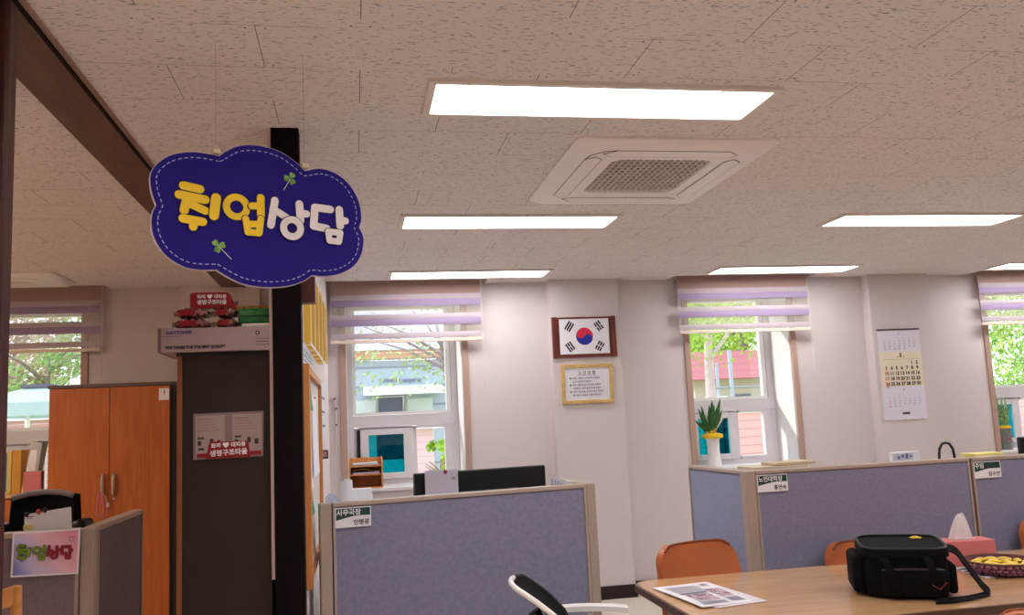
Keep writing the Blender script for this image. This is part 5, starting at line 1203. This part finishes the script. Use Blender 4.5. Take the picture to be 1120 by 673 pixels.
MB().prism([(xa-1.2, D2-0.8, ze-0.1), (xa-1.2, D2+8.8, ze-0.1), (xa-0.2, D2+4, zr+0.35)], (xb-xa+8, 0, 0)).build('roof', siding_mat('red_metal_roof', C(170, 92, 100), C(156, 80, 90), 0.35), rh)
for k in range(3): MB().box(xa+1.0+k*1.6, xa+1.8+k*1.6, D2-0.04, D2, ze-1.7, ze-0.7).build('window', plain('house_pane', C(120, 126, 140), 0.2), rh)
r = thing('utility_pole', 'white steel pole with a crossbar before the red roofed house', 'pole', (O(801, 430, 24)[0], 24, -0.25))
MB().tube([(0, 0, 0), (0, 0, O(801, 383, 24)[1]+0.25)], 0.06, 10).build('mast', plain('white_steel', C(170, 178, 200), 0.5), r, True)
MB().tube([(-0.7, 0, O(801, 424, 24)[1]+0.25), (1.2, 0, O(801, 424, 24)[1]+0.25)], 0.035, 8).build('crossbar', plain('grey_steel', C(150, 150, 160), 0.5), r)
r = thing('utility_pole', 'thinner white pole left of the crossbar pole', 'pole', (O(786, 430, 26)[0], 26, -0.25))
MB().tube([(0, 0, 0), (0, 0, O(786, 397, 26)[1]+0.25)], 0.05, 10).build('mast', plain('white_steel', C(170, 178, 200), 0.5), r, True)
MB().box(-0.25, 0.25, -0.15, 0.15, 1.9, 2.1, 0.02).build('box', m_white, r)
# pink metal roofed sheds seen low through the open sashes
sh = thing('pink_shed', 'low shed with a pinkish wall beyond the lawn, seen through the open lower sash', 'shed', (0, 0, -0.25))
x0 = O(440, 480, 20)[0]; x1 = O(474, 480, 20)[0]
MB().box(x0-3, x1, 20, 22.4, 0, O(460, 468, 20)[1]+0.25).build('wall', siding_mat('pink_siding', C(224, 190, 204), C(206, 166, 184), 0.16), sh)
MB().prism([(x0-3.2, 19.8, 1.6), (x0-3.2, 22.6, 1.6), (x0-3.2, 21.2, 2.0)], (x1-x0+3.4, 0, 0)).build('roof', plain('pale_pink_roof', C(226, 206, 214), 0.6), sh)
sh2 = thing('pink_wall_panel', 'pinkish ribbed fence outside the window with the potted plant', 'fence', (0, 0, -0.25))
x0 = O(770, 480, 12)[0]; x1 = O(900, 480, 12)[0]
MB().box(x0, x1+1.2, 12, 12.12, 0, O(815, 452, 12)[1]+0.25).build('boarding', siding_mat('rose_boards', C(216, 172, 176), C(192, 140, 148), 0.12), sh2)
MB().box(x0-0.05, x1+1.25, 11.97, 12.15, O(815, 452, 12)[1]+0.25, O(815, 452, 12)[1]+0.33).build('coping', m_white, sh2)
sh3 = thing('pink_wall_panel', 'pinkish ribbed fence outside the right window', 'fence', (0, 0, -0.25))
x0 = O(1080, 480, 12.5)[0]
MB().box(x0, x0+4.5, 12.5, 12.62, 0, 1.72).build('boarding', MATS['rose_boards'], sh3)
MB().box(x0-0.05, x0+4.55, 12.47, 12.65, 1.72, 1.80).build('coping', m_white, sh3)
# white canopy tent and brick wall at the left
ct_ = thing('canopy_tent', 'white canopy tent outside the left window', 'tent', (0, 0, -0.25))
DT = 17.0
c0_, c1_ = O(0, 456, DT), O(57, 456, DT); cxm = (c0_[0]+c1_[0])/2-0.2; hw = (c1_[0]-c0_[0])/2+0.4; ze = c0_[1]+0.25; zv = O(30, 440, DT)[1]+0.25; zp = O(30, 421, DT)[1]+0.25
t = bmesh.new(); B = [t.verts.new((cxm+sx*hw, DT+1.5+sy*1.5, zv)) for sx, sy in ((-1, -1), (1, -1), (1, 1), (-1, 1))]; T = [t.verts.new((cxm+sx*hw*0.25, DT+1.5+sy*0.4, zp)) for sx, sy in ((-1, -1), (1, -1), (1, 1), (-1, 1))]; E_ = [t.verts.new((cxm+sx*hw, DT+1.5+sy*1.5, ze)) for sx, sy in ((-1, -1), (1, -1), (1, 1), (-1, 1))]
for k in range(4): t.faces.new((B[k], B[(k+1) % 4], T[(k+1) % 4], T[k])); t.faces.new((E_[k], E_[(k+1) % 4], B[(k+1) % 4], B[k]))
t.faces.new(T); o = MB(); o._take(t); o.build('canopy', plain('white_canvas', C(176, 194, 200), 0.7, trans=0.2), ct_)
MB().box(cxm-hw*0.3, cxm+hw*0.3, DT+1.0, DT+2.0, zp, zp+0.06).build('ridge_cap', plain('dark_cap', C(90, 86, 100), 0.5), ct_)
for sx in (-1, 1):
    for sy in (-1, 1): MB().tube([(cxm+sx*(hw-0.05), DT+1.5+sy*1.45, 0), (cxm+sx*(hw-0.05), DT+1.5+sy*1.45, zv-0.03)], 0.05, 8).build('pole', m_white, ct_)
bw = thing('brick_wall', 'brownish brick wall behind the white canopy tent', 'wall', (0, 0, -0.25))
m_brick = siding_mat('brick_courses', C(176, 132, 124), C(206, 180, 172), 0.14)
MB().box(c0_[0]-4, c1_[0]+0.6, 22, 22.25, 0, 2.2).build('masonry', m_brick, bw); MB().box(c0_[0]-4.1, c1_[0]+0.7, 21.95, 22.3, 2.2, 2.3).build('coping', m_white, bw)
def outdoor_unit(q0, q1, y, label):
    a_, b_ = atY(q0[0], q0[1], y), atY(q1[0], q1[1], y); w_ = b_.x-a_.x; h_ = a_.z-b_.z
    r = thing('outdoor_unit', label, 'outdoor unit', (a_.x, y, -0.25), 0, 'dark outdoor units'); z_ = b_.z+0.25
    MB().box(0, w_, 0, 0.25, z_, z_+h_, 0.01).build('casing', plain('slate_casing', C(44, 52, 74), 0.5), r)
    o = MB(); f = frame((0, 0, 0))
    for rr_ in (0.42, 0.3, 0.18): o.ring((w_/2, z_+h_/2), rr_*min(w_, h_), rr_*min(w_, h_)-0.006, f, 0.001, 0.004, 24)
    o.build('fan_guard', plain('grey_guard', C(110, 120, 140), 0.5), r)
    for x_ in (0.02, w_-0.04):
        MB().box(x_, x_+0.02, 0.02, 0.05, 0, z_).build('leg', m_steel, r); MB().box(x_, x_+0.02, 0.2, 0.23, 0, z_).build('leg', m_steel, r)
outdoor_unit((412, 474), (446, 502), 9.6, 'dark slate outdoor unit behind the cyan sash left of the flag')
outdoor_unit((789, 452), (803, 502), 9.6, 'dark slate outdoor unit behind the cyan sash beside the potted plant')
# arched white pipe
v_ = O(28, 418, 20)
r = thing('arched_pipe', 'white arched pipe beside the canopy tent outside the left window', 'pipe', (O(10, 430, 20)[0], 24.5, -0.25))
xe = O(28, 430, 20)[0]-O(10, 430, 20)[0]; zc = O(10, 420, 20)[1]+0.25; rp = xe
MB().tube([(-rp*0.4, 0, zc+rp*0.75), (0, 0, zc+rp*0.8), (rp*0.5, 0, zc+rp*0.62), (rp*0.9, 0, zc+rp*0.2), (rp, 0, zc-0.3), (rp, 0, 0)], 0.10, 10).build('pipe', m_white, r, True)

# ================================================================== LIGHT AND COLOUR
wld = bpy.data.worlds.new('sky'); sc.world = wld; wld.use_nodes = True
bgn = wld.node_tree.nodes['Background']; bgn.inputs[0].default_value = (0.86, 0.93, 1.0, 1); bgn.inputs[1].default_value = 2.6
sun = bpy.data.lights.new('sun', 'SUN'); sun.energy = 3.4; sun.angle = math.radians(0.6); sun.color = (1, 0.96, 0.9)
so = bpy.data.objects.new('sun', sun); COL.objects.link(so)
so.rotation_euler = Vector((1.0, -0.62, -0.62)).to_track_quat('-Z', 'Y').to_euler(); so.location = (-10, 20, 12)
vs = sc.view_settings; vs.view_transform = 'Standard'; vs.look = 'None'; vs.exposure = -0.06; vs.gamma = 1.0; vs.use_curve_mapping = False
sc.cycles.max_bounces = 10; sc.cycles.diffuse_bounces = 6; sc.cycles.transparent_max_bounces = 16
sc.cycles.sample_clamp_indirect = 6.0
